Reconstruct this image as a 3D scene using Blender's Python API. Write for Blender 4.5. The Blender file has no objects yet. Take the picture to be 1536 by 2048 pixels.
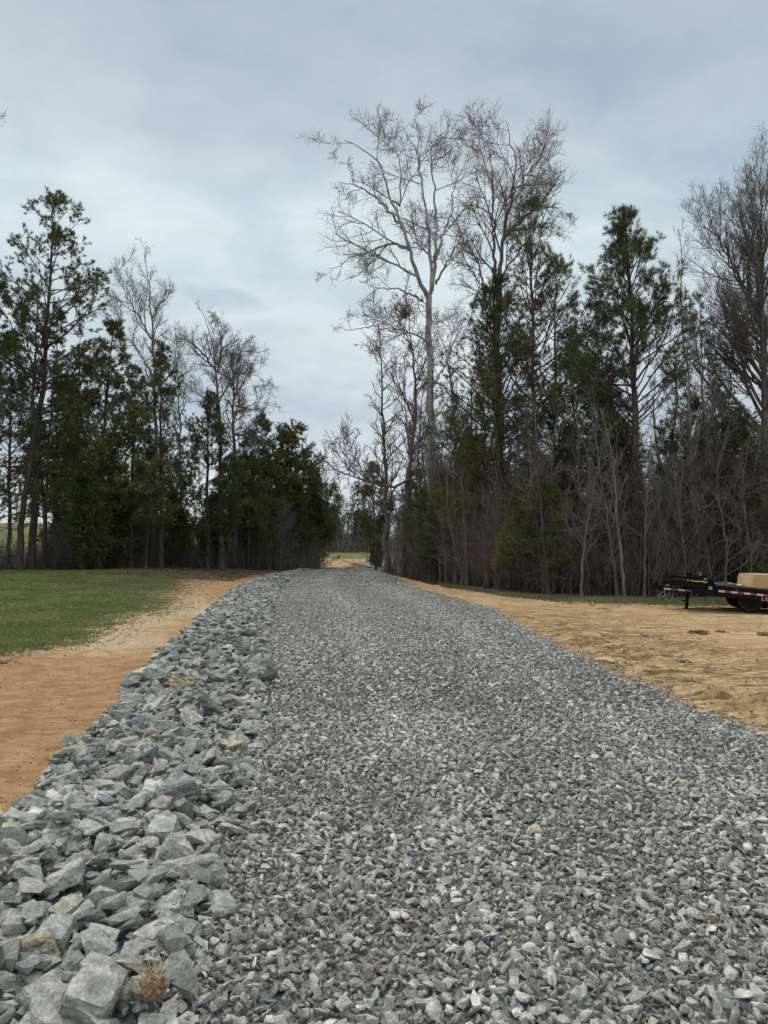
import bpy, bmesh, math, random
import numpy as np
from mathutils import Vector, Matrix, Euler, noise as mnoise
rad = math.radians
sc = bpy.context.scene
COL = sc.collection

# ---------------------------------------------------------------- camera, sky, sun, exposure
F = 1420.0                      # focal length in pixels of the 1536x2048 photograph
HZ = 1100.0                     # horizon row
PITCH = math.atan((HZ - 1024) / F)
CAMH = 1.6
cd = bpy.data.cameras.new('camera'); cam = bpy.data.objects.new('camera', cd); COL.objects.link(cam)
cam.location = (0, 0, CAMH); cam.rotation_euler = (rad(90) + PITCH, 0, 0)
cd.sensor_fit = 'VERTICAL'; cd.sensor_height = 36; cd.sensor_width = 27; cd.lens = 36 * F / 2048
cd.clip_start = 0.05; cd.clip_end = 3000
sc.camera = cam

SUN_EL, SUN_AZ = rad(52), rad(-35)     # azimuth from +Y towards +X
w = bpy.data.worlds.new('World'); sc.world = w; w.use_nodes = True
nt = w.node_tree; nt.nodes.clear()
def N(nt, t, **kw):
    n = nt.nodes.new(t)
    for k, v in kw.items(): setattr(n, k, v)
    return n
def link(nt, a, b): nt.links.new(a, b)
out = N(nt, 'ShaderNodeOutputWorld'); bg = N(nt, 'ShaderNodeBackground'); bg.inputs[1].default_value = 0.1
sky = N(nt, 'ShaderNodeTexSky', sky_type='NISHITA', sun_disc=False); sky.sun_elevation = SUN_EL; sky.sun_rotation = SUN_AZ
tc = N(nt, 'ShaderNodeTexCoord'); sep = N(nt, 'ShaderNodeSeparateXYZ'); link(nt, tc.outputs['Generated'], sep.inputs[0])
def M(nt, op, a, b=None, clamp=False):
    n = N(nt, 'ShaderNodeMath', operation=op, use_clamp=clamp)
    for i, v in enumerate((a, b)):
        if v is None: continue
        if hasattr(v, 'is_linked'): link(nt, v, n.inputs[i])
        else: n.inputs[i].default_value = v
    return n.outputs[0]
zz = M(nt, 'ADD', M(nt, 'MAXIMUM', sep.outputs[2], 0.0), 0.26)
cx = M(nt, 'DIVIDE', sep.outputs[0], zz); cy = M(nt, 'DIVIDE', sep.outputs[1], zz)
cmb = N(nt, 'ShaderNodeCombineXYZ'); link(nt, cx, cmb.inputs[0]); link(nt, cy, cmb.inputs[1])
def noise(nt, vec, scale, detail=4, rough=0.5, dist=0.0):
    n = N(nt, 'ShaderNodeTexNoise'); n.inputs['Scale'].default_value = scale; n.inputs['Detail'].default_value = detail
    n.inputs['Roughness'].default_value = rough; n.inputs['Distortion'].default_value = dist
    if vec is not None: link(nt, vec, n.inputs['Vector'])
    return n.outputs['Fac']
def ramp(nt, fac, stops, interp='LINEAR'):
    r = N(nt, 'ShaderNodeValToRGB'); r.color_ramp.interpolation = interp
    els = r.color_ramp.elements
    while len(els) > 1: els.remove(els[0])
    els[0].position = stops[0][0]; els[0].color = (*stops[0][1], 1)
    for p, c in stops[1:]:
        e = els.new(p); e.color = (*c, 1)
    link(nt, fac, r.inputs[0]); return r.outputs[0]
def mixc(nt, fac, a, b, mode='MIX'):
    m = N(nt, 'ShaderNodeMix', data_type='RGBA', blend_type=mode)
    for s, v in ((m.inputs[0], fac), (m.inputs[6], a), (m.inputs[7], b)):
        if hasattr(v, 'is_linked'): link(nt, v, s)
        elif isinstance(v, (int, float)): s.default_value = v
        else: s.default_value = (*v, 1)
    return m.outputs[2]
mp = N(nt, 'ShaderNodeMapping'); mp.inputs['Location'].default_value = (3.1, 1.7, 0); mp.inputs['Scale'].default_value = (0.75, 1.0, 1)
mp.inputs['Rotation'].default_value = (0, 0, rad(-18))
link(nt, cmb.outputs[0], mp.inputs[0])
n1 = noise(nt, mp.outputs[0], 0.95, 5, 0.48, 0.15); n2 = noise(nt, mp.outputs[0], 4.6, 8, 0.6, 0.25)
cl = M(nt, 'ADD', M(nt, 'MULTIPLY', n1, 0.62), M(nt, 'MULTIPLY', n2, 0.38))
ccol = ramp(nt, cl, [(0.36, (4.2, 5.0, 5.7)), (0.45, (5.0, 5.85, 6.5)), (0.53, (6.0, 6.8, 7.25)), (0.62, (7.0, 7.7, 7.95))])
# a brighter belt low over the wood, greyer above it
belt = ramp(nt, sep.outputs[2], [(0.0, (1.02, 0.98, 0.98)), (0.10, (0.98, 0.96, 0.98)), (0.17, (0.93, 0.93, 0.96)), (0.27, (1.02, 1.02, 1.02)), (0.37, (1.18, 1.17, 1.14)), (0.44, (1.12, 1.12, 1.11)), (0.50, (0.88, 0.89, 0.92)), (0.57, (0.74, 0.76, 0.81)), (0.64, (0.71, 0.73, 0.79)), (0.80, (1.9, 1.82, 1.72)), (1.0, (2.5, 2.38, 2.2))])  # unseen zenith made brighter and more neutral, added to lift the ground light
ccol = mixc(nt, 1.0, ccol, belt, 'MULTIPLY')
def sky_patch(ccol, px, py, rx, rz_, gain, nscale):
    r = np.array([(px - 768) / F, 1.0, (HZ - py) / F]); r /= np.linalg.norm(r)      # a cloud bank in one direction of the sky
    az = M(nt, 'ARCTAN2', sep.outputs[0], sep.outputs[1]); da = M(nt, 'DIVIDE', M(nt, 'SUBTRACT', az, math.atan2(r[0], r[1])), rx)
    dz = M(nt, 'DIVIDE', M(nt, 'SUBTRACT', sep.outputs[2], float(r[2])), rz_)
    wob = M(nt, 'MULTIPLY', M(nt, 'SUBTRACT', noise(nt, mp.outputs[0], nscale, 5, 0.6), 0.5), 2.6)
    q = M(nt, 'ADD', M(nt, 'ADD', M(nt, 'POWER', M(nt, 'ABSOLUTE', da), 2.0), M(nt, 'POWER', M(nt, 'ABSOLUTE', M(nt, 'ADD', dz, M(nt, 'MULTIPLY', da, 0.5))), 2.0)), wob)
    f = ramp(nt, q, [(0.0, (1, 1, 1)), (1.0, (0, 0, 0))], 'EASE')
    return mixc(nt, f, ccol, mixc(nt, 1.0, ccol, gain, 'MULTIPLY'))
ccol = sky_patch(ccol, 1330, 350, 0.26, 0.055, (0.83, 0.87, 0.89), 3.0)
ccol = sky_patch(ccol, 445, 590, 0.085, 0.020, (0.80, 0.84, 0.87), 8.0)
ccol = sky_patch(ccol, 1500, 200, 0.3, 0.08, (0.92, 0.93, 0.95), 2.0)
ccol = sky_patch(ccol, 300, 430, 0.35, 0.05, (1.07, 1.06, 1.04), 2.5)
ccol = sky_patch(ccol, 1220, 470, 0.2, 0.035, (1.08, 1.07, 1.05), 3.0)
fin = mixc(nt, 0.93, sky.outputs[0], ccol)
link(nt, fin, bg.inputs[0]); link(nt, bg.outputs[0], out.inputs[0])

sl = bpy.data.lights.new('sun', 'SUN'); sl.energy = 1.5; sl.angle = rad(11); sl.color = (1.0, 0.96, 0.90)
so = bpy.data.objects.new('sun', sl); COL.objects.link(so)
d = Vector((math.sin(SUN_AZ) * math.cos(SUN_EL), math.cos(SUN_AZ) * math.cos(SUN_EL), math.sin(SUN_EL)))
so.rotation_euler = d.to_track_quat('Z', 'Y').to_euler()
vs = sc.view_settings; vs.view_transform = 'Standard'; vs.look = 'None'; vs.gamma = 1; vs.use_curve_mapping = False; vs.exposure = 0.10
sc.cycles.max_bounces = 5; sc.cycles.diffuse_bounces = 3; sc.cycles.glossy_bounces = 2; sc.cycles.transparent_max_bounces = 4

# ---------------------------------------------------------------- pixel helpers (photo pixels -> points in the world)
def ray(px, py):
    a = (px - 768) / F; b = (1024 - py) / F
    return np.array([a, math.cos(PITCH) - b * math.sin(PITCH), math.sin(PITCH) + b * math.cos(PITCH)])
def W(px, py, Y):
    r = ray(px, py); return np.array([0, 0, CAMH]) + r * (Y / r[1])
def G0(px, py, z=0.0):
    r = ray(px, py); t = (z - CAMH) / r[2]; return np.array([0, 0, CAMH]) + r * t

# ---------------------------------------------------------------- object helpers
def tag(o, label=None, cat=None, group=None, kind=None):
    if label: o['label'] = label
    if cat: o['category'] = cat
    if group: o['group'] = group
    if kind: o['kind'] = kind
    return o
def empty(name, loc=(0, 0, 0), rot=(0, 0, 0)):
    o = bpy.data.objects.new(name, None); o.location = loc; o.rotation_euler = rot; COL.objects.link(o); return o
def np_mesh(name, V, faces, mat=None, attrs=None, smooth=False, midx=None):
    """V (n,3); faces: list of (m,k) index arrays."""
    me = bpy.data.meshes.new(name)
    V = np.ascontiguousarray(V, dtype=np.float32)
    me.vertices.add(len(V)); me.vertices.foreach_set('co', V.ravel())
    loops = np.concatenate([f.ravel() for f in faces]).astype(np.int32)
    counts = np.concatenate([np.full(len(f), f.shape[1]) for f in faces]).astype(np.int32)
    starts = np.concatenate([[0], np.cumsum(counts)[:-1]]).astype(np.int32)
    me.loops.add(len(loops)); me.loops.foreach_set('vertex_index', loops)
    me.polygons.add(len(counts)); me.polygons.foreach_set('loop_start', starts)
    try: me.polygons.foreach_set('loop_total', counts)
    except Exception: pass
    if mat is not None:
        for m in (mat if isinstance(mat, (list, tuple)) else [mat]): me.materials.append(m)
    if midx is not None: me.polygons.foreach_set('material_index', midx.astype(np.int32))
    me.polygons.foreach_set('use_smooth', np.full(len(counts), smooth, dtype=bool))
    if attrs:
        for k, a in attrs.items():
            if a.ndim == 1:
                at = me.attributes.new(k, 'FLOAT', 'POINT'); at.data.foreach_set('value', a.astype(np.float32))
            else:
                at = me.attributes.new(k, 'FLOAT_COLOR', 'POINT')
                if a.shape[1] == 3: a = np.concatenate([a, np.ones((len(a), 1))], 1)
                at.data.foreach_set('color', a.astype(np.float32).ravel())
    me.update(calc_edges=True)
    return me
def add_obj(name, me, parent=None):
    o = bpy.data.objects.new(name, me); COL.objects.link(o)
    if parent is not None: o.parent = parent
    return o

class Tubes:
    """collects batches of polylines (M,n,3) with radii (M,n) and skins them as k-sided tubes"""
    def __init__(s): s.V = []; s.Fq = []; s.n = 0
    def add(s, P, R, k=3):
        P = np.asarray(P, float); R = np.asarray(R, float)
        if P.ndim == 2: P = P[None]; R = R[None]
        m, n, _ = P.shape
        if m == 0: return
        T = np.gradient(P, axis=1); T /= np.linalg.norm(T, axis=2, keepdims=True) + 1e-9
        ref = np.where(np.abs(T[:, :1, 2:3]) > 0.9, np.array([1.0, 0, 0]), np.array([0, 0, 1.0]))
        ref = np.broadcast_to(ref, P.shape)
        A = np.cross(T, ref); A /= np.linalg.norm(A, axis=2, keepdims=True) + 1e-9
        B = np.cross(T, A)
        ang = np.arange(k) * 2 * np.pi / k
        ring = P[:, :, None] + R[:, :, None, None] * (A[:, :, None] * np.cos(ang)[None, None, :, None] + B[:, :, None] * np.sin(ang)[None, None, :, None])
        base = s.n + (np.arange(m) * n * k)[:, None, None] + (np.arange(n - 1) * k)[None, :, None] + np.arange(k)[None, None, :]
        nx = s.n + (np.arange(m) * n * k)[:, None, None] + (np.arange(n - 1) * k)[None, :, None] + ((np.arange(k) + 1) % k)[None, None, :]
        q = np.stack([base, nx, nx + k, base + k], -1).reshape(-1, 4)
        s.V.append(ring.reshape(-1, 3)); s.Fq.append(q); s.n += m * n * k
    def mesh(s, name, mat, smooth=True):
        return np_mesh(name, np.concatenate(s.V), [np.concatenate(s.Fq)], mat, smooth=smooth)

def norm(a): return a / (np.linalg.norm(a, axis=-1, keepdims=True) + 1e-9)
def resample(pts, n):
    pts = np.asarray(pts, float); d = np.r_[0, np.cumsum(np.linalg.norm(np.diff(pts, axis=0), axis=1))]
    t = np.linspace(0, d[-1], n); return np.stack([np.interp(t, d, pts[:, i]) for i in range(3)], 1)
def sprout(rng, P, R, nc, t0, t1, ang, angsd, length, n=5, wig=0.12, up=0.0, rr=0.6, rmin=0.006, tshape=None, rk=0.02, az=None):
    """children of every polyline in P; length(parent_len, t) -> child length"""
    m, k, _ = P.shape
    plen = np.linalg.norm(np.diff(P, axis=1), axis=2).sum(1)
    idx = np.repeat(np.arange(m), nc)
    j = np.tile(np.arange(nc), m)
    t = t0 + (t1 - t0) * (j + rng.random(len(idx))) / nc
    f = t * (k - 1); i0 = np.clip(f.astype(int), 0, k - 2); fr = (f - i0)[:, None]
    p = P[idx, i0] * (1 - fr) + P[idx, i0 + 1] * fr
    tan = norm(P[idx, i0 + 1] - P[idx, i0])
    r = R[idx, i0] * (1 - fr[:, 0]) + R[idx, i0 + 1] * fr[:, 0]
    rnd = rng.normal(size=(len(idx), 3)); perp = norm(rnd - (rnd * tan).sum(1, keepdims=True) * tan)
    a = np.radians(ang(t) if callable(ang) else ang) + np.radians(angsd) * rng.normal(size=len(idx))
    d = norm(np.cos(a)[:, None] * tan + np.sin(a)[:, None] * perp)
    L = length(plen[idx], t) * rng.uniform(0.65, 1.25, len(idx))
    step = (L / (n - 1))[:, None]
    pts = [p]; dd = d
    for q in range(n - 1):
        dd = norm(dd + wig * rng.normal(size=dd.shape) + np.array([0, 0, up]))
        pts.append(pts[-1] + dd * step)
    C = np.stack(pts, 1)
    r0 = np.maximum(np.minimum(r * rr, L * rk + rmin), rmin)
    RR = r0[:, None] * np.linspace(1, 0.45, n)[None] ; RR = np.maximum(RR, rmin * 0.7)
    return C, RR

def needles(rng, P, cnt, ln, wd, amin=20, amax=65, t0=0.1):
    """thin pointed blades round every twig in P -> V, F, per-vert twig shade"""
    m, k, _ = P.shape
    idx = np.repeat(np.arange(m), cnt); K = len(idx)
    t = t0 + (1 - t0) * rng.random(K) ** 0.8
    f = t * (k - 1); i0 = np.clip(f.astype(int), 0, k - 2); fr = (f - i0)[:, None]
    p = P[idx, i0] * (1 - fr) + P[idx, i0 + 1] * fr
    tan = norm(P[idx, i0 + 1] - P[idx, i0])
    rnd = rng.normal(size=(K, 3)); perp = norm(rnd - (rnd * tan).sum(1, keepdims=True) * tan)
    a = np.radians(rng.uniform(amin, amax, K))[:, None]
    d = norm(np.cos(a) * tan + np.sin(a) * perp + np.array([0, 0, -0.08]))
    s = norm(np.cross(d, rng.normal(size=(K, 3)))) * wd * 0.5
    l = (ln * rng.uniform(0.7, 1.15, K))[:, None]
    V = np.stack([p - s, p + s, p + d * l], 1).reshape(-1, 3)
    return V, np.arange(K * 3).reshape(-1, 3)

# ---------------------------------------------------------------- materials
def mat(name, rough=0.9, spec=0.3):
    m = bpy.data.materials.new(name); m.use_nodes = True
    b = m.node_tree.nodes['Principled BSDF']; b.inputs['Roughness'].default_value = rough
    b.inputs['Specular IOR Level'].default_value = spec
    return m, m.node_tree, b
def simple(name, col, rough=0.6, spec=0.4, var=0.15, scale=8, metal=0.0, bump=0.0):
    m, nt, b = mat(name, rough, spec); tc = N(nt, 'ShaderNodeTexCoord')
    f = noise(nt, tc.outputs['Object'], scale, 5, 0.6)
    c = ramp(nt, f, [(0.3, tuple(x * (1 - var) for x in col)), (0.7, tuple(min(1, x * (1 + var)) for x in col))])
    link(nt, c, b.inputs['Base Color']); b.inputs['Metallic'].default_value = metal
    if bump:
        bp = N(nt, 'ShaderNodeBump'); bp.inputs['Strength'].default_value = bump; bp.inputs['Distance'].default_value = 0.02
        link(nt, noise(nt, tc.outputs['Object'], scale * 4, 5, 0.6), bp.inputs['Height']); link(nt, bp.outputs[0], b.inputs['Normal'])
    return m
def bark(name, c1, c2, scale=6, bands=True):
    m, nt, b = mat(name, 0.95, 0.15); tc = N(nt, 'ShaderNodeTexCoord')
    mp = N(nt, 'ShaderNodeMapping'); mp.inputs['Scale'].default_value = (1, 1, 0.25 if bands else 0.8); link(nt, tc.outputs['Object'], mp.inputs[0])
    f = noise(nt, mp.outputs[0], scale, 6, 0.65)
    link(nt, ramp(nt, f, [(0.35, c1), (0.65, c2)]), b.inputs['Base Color'])
    bp = N(nt, 'ShaderNodeBump'); bp.inputs['Strength'].default_value = 0.8; bp.inputs['Distance'].default_value = 0.03
    link(nt, noise(nt, mp.outputs[0], scale * 3, 4, 0.7), bp.inputs['Height']); link(nt, bp.outputs[0], b.inputs['Normal'])
    return m
def leafmat(name, c1, c2, c3, scale=0.6):
    m, nt, b = mat(name, 0.7, 0.25); g = N(nt, 'ShaderNodeNewGeometry'); oi = N(nt, 'ShaderNodeObjectInfo')
    f = noise(nt, g.outputs['Position'], scale, 4, 0.6)
    f2 = M(nt, 'ADD', f, M(nt, 'MULTIPLY', M(nt, 'SUBTRACT', oi.outputs['Random'], 0.5), 0.22))
    f3 = M(nt, 'ADD', f2, M(nt, 'MULTIPLY', M(nt, 'SUBTRACT', g.outputs['Random Per Island'], 0.5), 0.25))
    link(nt, ramp(nt, f3, [(0.3, c1), (0.5, c2), (0.7, c3)]), b.inputs['Base Color'])
    return m
M_BARK_GREY = bark('bark_grey', (0.09, 0.08, 0.07), (0.20, 0.18, 0.16))
M_BARK_PALE = bark('bark_pale', (0.12, 0.105, 0.088), (0.27, 0.245, 0.21), 9)
M_BARK_PINE = bark('bark_pine', (0.055, 0.042, 0.034), (0.15, 0.115, 0.09), 9)
M_BARK_SYC = bark('bark_sycamore', (0.16, 0.145, 0.125), (0.46, 0.44, 0.41), 2.2, False)
M_TWIG = bark('twig_brown', (0.11, 0.086, 0.070), (0.27, 0.218, 0.180), 1.2)
M_TWIG_G = bark('twig_grey', (0.12, 0.108, 0.098), (0.26, 0.24, 0.22), 2)
M_NEEDLE = leafmat('pine_needles', (0.056, 0.082, 0.030), (0.10, 0.13, 0.038), (0.18, 0.19, 0.050))
M_NEEDLE_O = leafmat('pine_needles_olive', (0.085, 0.102, 0.028), (0.15, 0.165, 0.040), (0.23, 0.225, 0.058))
M_CEDAR = leafmat('cedar_sprays', (0.052, 0.070, 0.022), (0.096, 0.116, 0.030), (0.18, 0.18, 0.044), 1.1)
M_PRIVET = leafmat('privet_leaves', (0.05, 0.058, 0.028), (0.085, 0.095, 0.042), (0.13, 0.135, 0.06), 1.3)
M_REDBUD = leafmat('red_buds', (0.22, 0.040, 0.030), (0.32, 0.060, 0.040), (0.40, 0.10, 0.07), 2)
M_BUD = leafmat('brown_buds', (0.09, 0.06, 0.05), (0.14, 0.09, 0.075), (0.18, 0.12, 0.10), 2)
M_CONE = simple('pine_cone_brown', (0.05, 0.035, 0.025), 0.9, 0.1)

def rockmat(name, merged):
    m, nt, b = mat(name, 0.82, 0.35)
    tc = N(nt, 'ShaderNodeTexCoord'); g = N(nt, 'ShaderNodeNewGeometry')
    if merged:
        at = N(nt, 'ShaderNodeAttribute'); at.attribute_name = 'tone'; base = at.outputs['Color']; vec = g.outputs['Position']; s = 1.6
    else:
        oi = N(nt, 'ShaderNodeObjectInfo'); base = oi.outputs['Color']; s = 1.0
        vm = N(nt, 'ShaderNodeVectorMath', operation='ADD'); link(nt, g.outputs['Position'], vm.inputs[0]); link(nt, oi.outputs['Location'], vm.inputs[1]); vec = vm.outputs[0]
        vt = N(nt, 'ShaderNodeVectorTransform', vector_type='POINT', convert_from='WORLD', convert_to='OBJECT')
        vec = g.outputs['Position']
    a = noise(nt, vec, 22 * s, 6, 0.68, 0.2); a2 = noise(nt, vec, 90 * s, 4, 0.7)
    mp = N(nt, 'ShaderNodeMapping'); mp.inputs['Scale'].default_value = (1, 1, 5); mp.inputs['Rotation'].default_value = (0.25, -0.3, 0)
    link(nt, tc.outputs['Object'] if not merged else vec, mp.inputs[0])
    st = noise(nt, mp.outputs[0], 3.0 if not merged else 14, 6, 0.7, 0.8)
    k = ramp(nt, a, [(0.30, (0.58, 0.59, 0.60)), (0.5, (0.96, 0.96, 0.96)), (0.70, (1.45, 1.44, 1.41))])
    k2 = ramp(nt, a2, [(0.3, (0.66, 0.66, 0.66)), (0.62, (1.18, 1.18, 1.18)), (0.74, (1.36, 1.35, 1.33))])
    k3 = ramp(nt, st, [(0.35, (0.82, 0.83, 0.84)), (0.55, (1.04, 1.03, 1.02)), (0.62, (1.28, 1.25, 1.20))])
    c = mixc(nt, 1.0, base, k, 'MULTIPLY'); c = mixc(nt, 1.0, c, k2, 'MULTIPLY'); c = mixc(nt, 1.0, c, k3, 'MULTIPLY')
    link(nt, c, b.inputs['Base Color'])
    bp = N(nt, 'ShaderNodeBump'); bp.inputs['Strength'].default_value = 0.9; bp.inputs['Distance'].default_value = 0.012 if not merged else 0.005
    h = M(nt, 'ADD', M(nt, 'MULTIPLY', a, 0.6), M(nt, 'ADD', M(nt, 'MULTIPLY', a2, 0.2), M(nt, 'MULTIPLY', st, 0.5)))
    link(nt, h, bp.inputs['Height']); link(nt, bp.outputs[0], b.inputs['Normal'])
    return m
M_ROCK = rockmat('slate_rock', False); M_STONE = rockmat('crushed_stone', True)

# ---------------------------------------------------------------- the lie of the land
def sstep(a, b, x):
    t = np.clip((x - a) / (b - a), 0, 1); return t * t * (3 - 2 * t)
_r = np.random.default_rng(7)
_waves = [(_r.uniform(0, 2 * np.pi), _r.uniform(0, 2 * np.pi), 2 ** (i * 0.5)) for i in range(14)]
def vnoise(x, y, s=1.0, seed=0):
    o = 0; a = 1.0; tot = 0
    for i, (an, ph, fr) in enumerate(_waves[:10]):
        an = an + seed * 1.7; ph = ph + seed * 2.3
        o = o + a * np.sin((x * math.cos(an) + y * math.sin(an)) * fr * s + ph + 1.3 * np.sin((x * math.sin(an * 1.3) + y * math.cos(an * 1.3)) * fr * s * 0.6 + ph))
        tot += a * a; a *= 0.8
    return o / math.sqrt(tot * 0.5) * 0.5
def border(pts):
    a = np.array([G0(px, py)[:2] for px, py in pts]); a = a[np.argsort(a[:, 1])]; return a[:, 1], a[:, 0]
BL = border([(0, 1640), (60, 1580), (110, 1500), (175, 1450), (240, 1400), (268, 1340), (335, 1290), (400, 1230), (440, 1200), (480, 1170), (540, 1150), (600, 1140), (650, 1133)])
BM = border([(400, 2048), (440, 1900), (450, 1700), (490, 1500), (520, 1350), (530, 1250), (545, 1190), (585, 1152), (640, 1136)])
BR = border([(1536, 1480), (1400, 1420), (1200, 1330), (1100, 1283), (980, 1217), (850, 1180), (780, 1150), (745, 1136)])
def XL(y): return np.where(y > 60, -5.7 + sstep(62, 100, y) * 3.5 + sstep(95, 115, y) * 9, np.interp(y, *BL))
def XM(y): return np.maximum(np.interp(y, *BM), XL(y))
def XR(y): return np.where(y > 60, -1.3 + sstep(66, 100, y) * 4.0 + sstep(95, 115, y) * 9, np.where(y < 6, 3.22, np.interp(y, *BR)))
BG = border([(0, 1300), (120, 1283), (200, 1243), (300, 1217), (335, 1180), (370, 1158), (420, 1148), (520, 1141), (600, 1136)])
def XG(y): return np.where(y > 58, -7.5, np.where(y < 11, -0.56 * y - 0.3, np.interp(y, *BG)))   # grass on the left of this
def tread(x, y):
    """cleat marks pressed by a tracked machine in the lot"""
    X = XR(y)
    band = sstep(0.2, 0.5, x - X) * (1 - sstep(1.3, 1.7, x - X)) * sstep(6, 7, y) * (1 - sstep(14, 18, y))
    band2 = sstep(1.9, 2.1, x - X) * (1 - sstep(3.1, 3.4, x - X)) * sstep(6, 7, y) * (1 - sstep(13, 16, y)) * 0.6
    ph = (y + 0.18 * x + 0.12 * vnoise(x, y, 1.2, 3)) / 0.27
    fr = ph - np.floor(ph)
    return (band + band2) * (np.minimum((1 - fr) * 1.1, fr * 6) - 0.4) * (0.6 + 0.5 * vnoise(x, y, 1.6, 5))
def height(x, y):
    x = np.asarray(x, float); y = np.asarray(y, float)
    h = -0.35 * sstep(62, 76, y) + 0.55 * sstep(78, 98, y) + 0.95 * sstep(98, 122, y) + 0.02 * np.maximum(y - 125, 0)
    h = h + 0.45 * sstep(16, 42, y) * sstep(-6, -16, x)
    h = h + 4.6 * sstep(46, 95, y) * sstep(-16, -34, x)
    h = h + 0.6 * sstep(30, 60, y) * sstep(4, 14, x) + 1.8 * sstep(45, 110, y) * sstep(10, 40, x)
    inside = sstep(0, 0.45, x - XL(y)) * (1 - sstep(-0.35, 0.05, x - XR(y)))
    h = h - 0.045 * (1 - inside)
    rip = sstep(-0.05, 0.5, x - XL(y)) * (1 - sstep(-0.45, 0.1, x - XM(y)))
    h = h + 0.05 * rip
    far = 1 + np.clip(y, 0, 60) / 40
    h = h + 0.016 * far * vnoise(x, y, 0.5, 1) * (1 - 0.6 * inside) + 0.007 * vnoise(x, y, 2.2, 2)
    soil = (1 - inside)
    h = h + soil * (0.012 * vnoise(x, y, 7.0, 4)) + 0.15 * tread(x, y) * soil
    h = h + soil * 0.03 * np.maximum(vnoise(x * 0.35, y * 1.6, 1.6, 6) - 0.1, 0) * sstep(2, 4, x)
    h = h + soil * 0.016 * np.maximum(vnoise(x, y, 4.5, 9) - 0.35, 0)
    return h
def hz(x, y): return float(height(np.array([x]), np.array([y]))[0])

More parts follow.
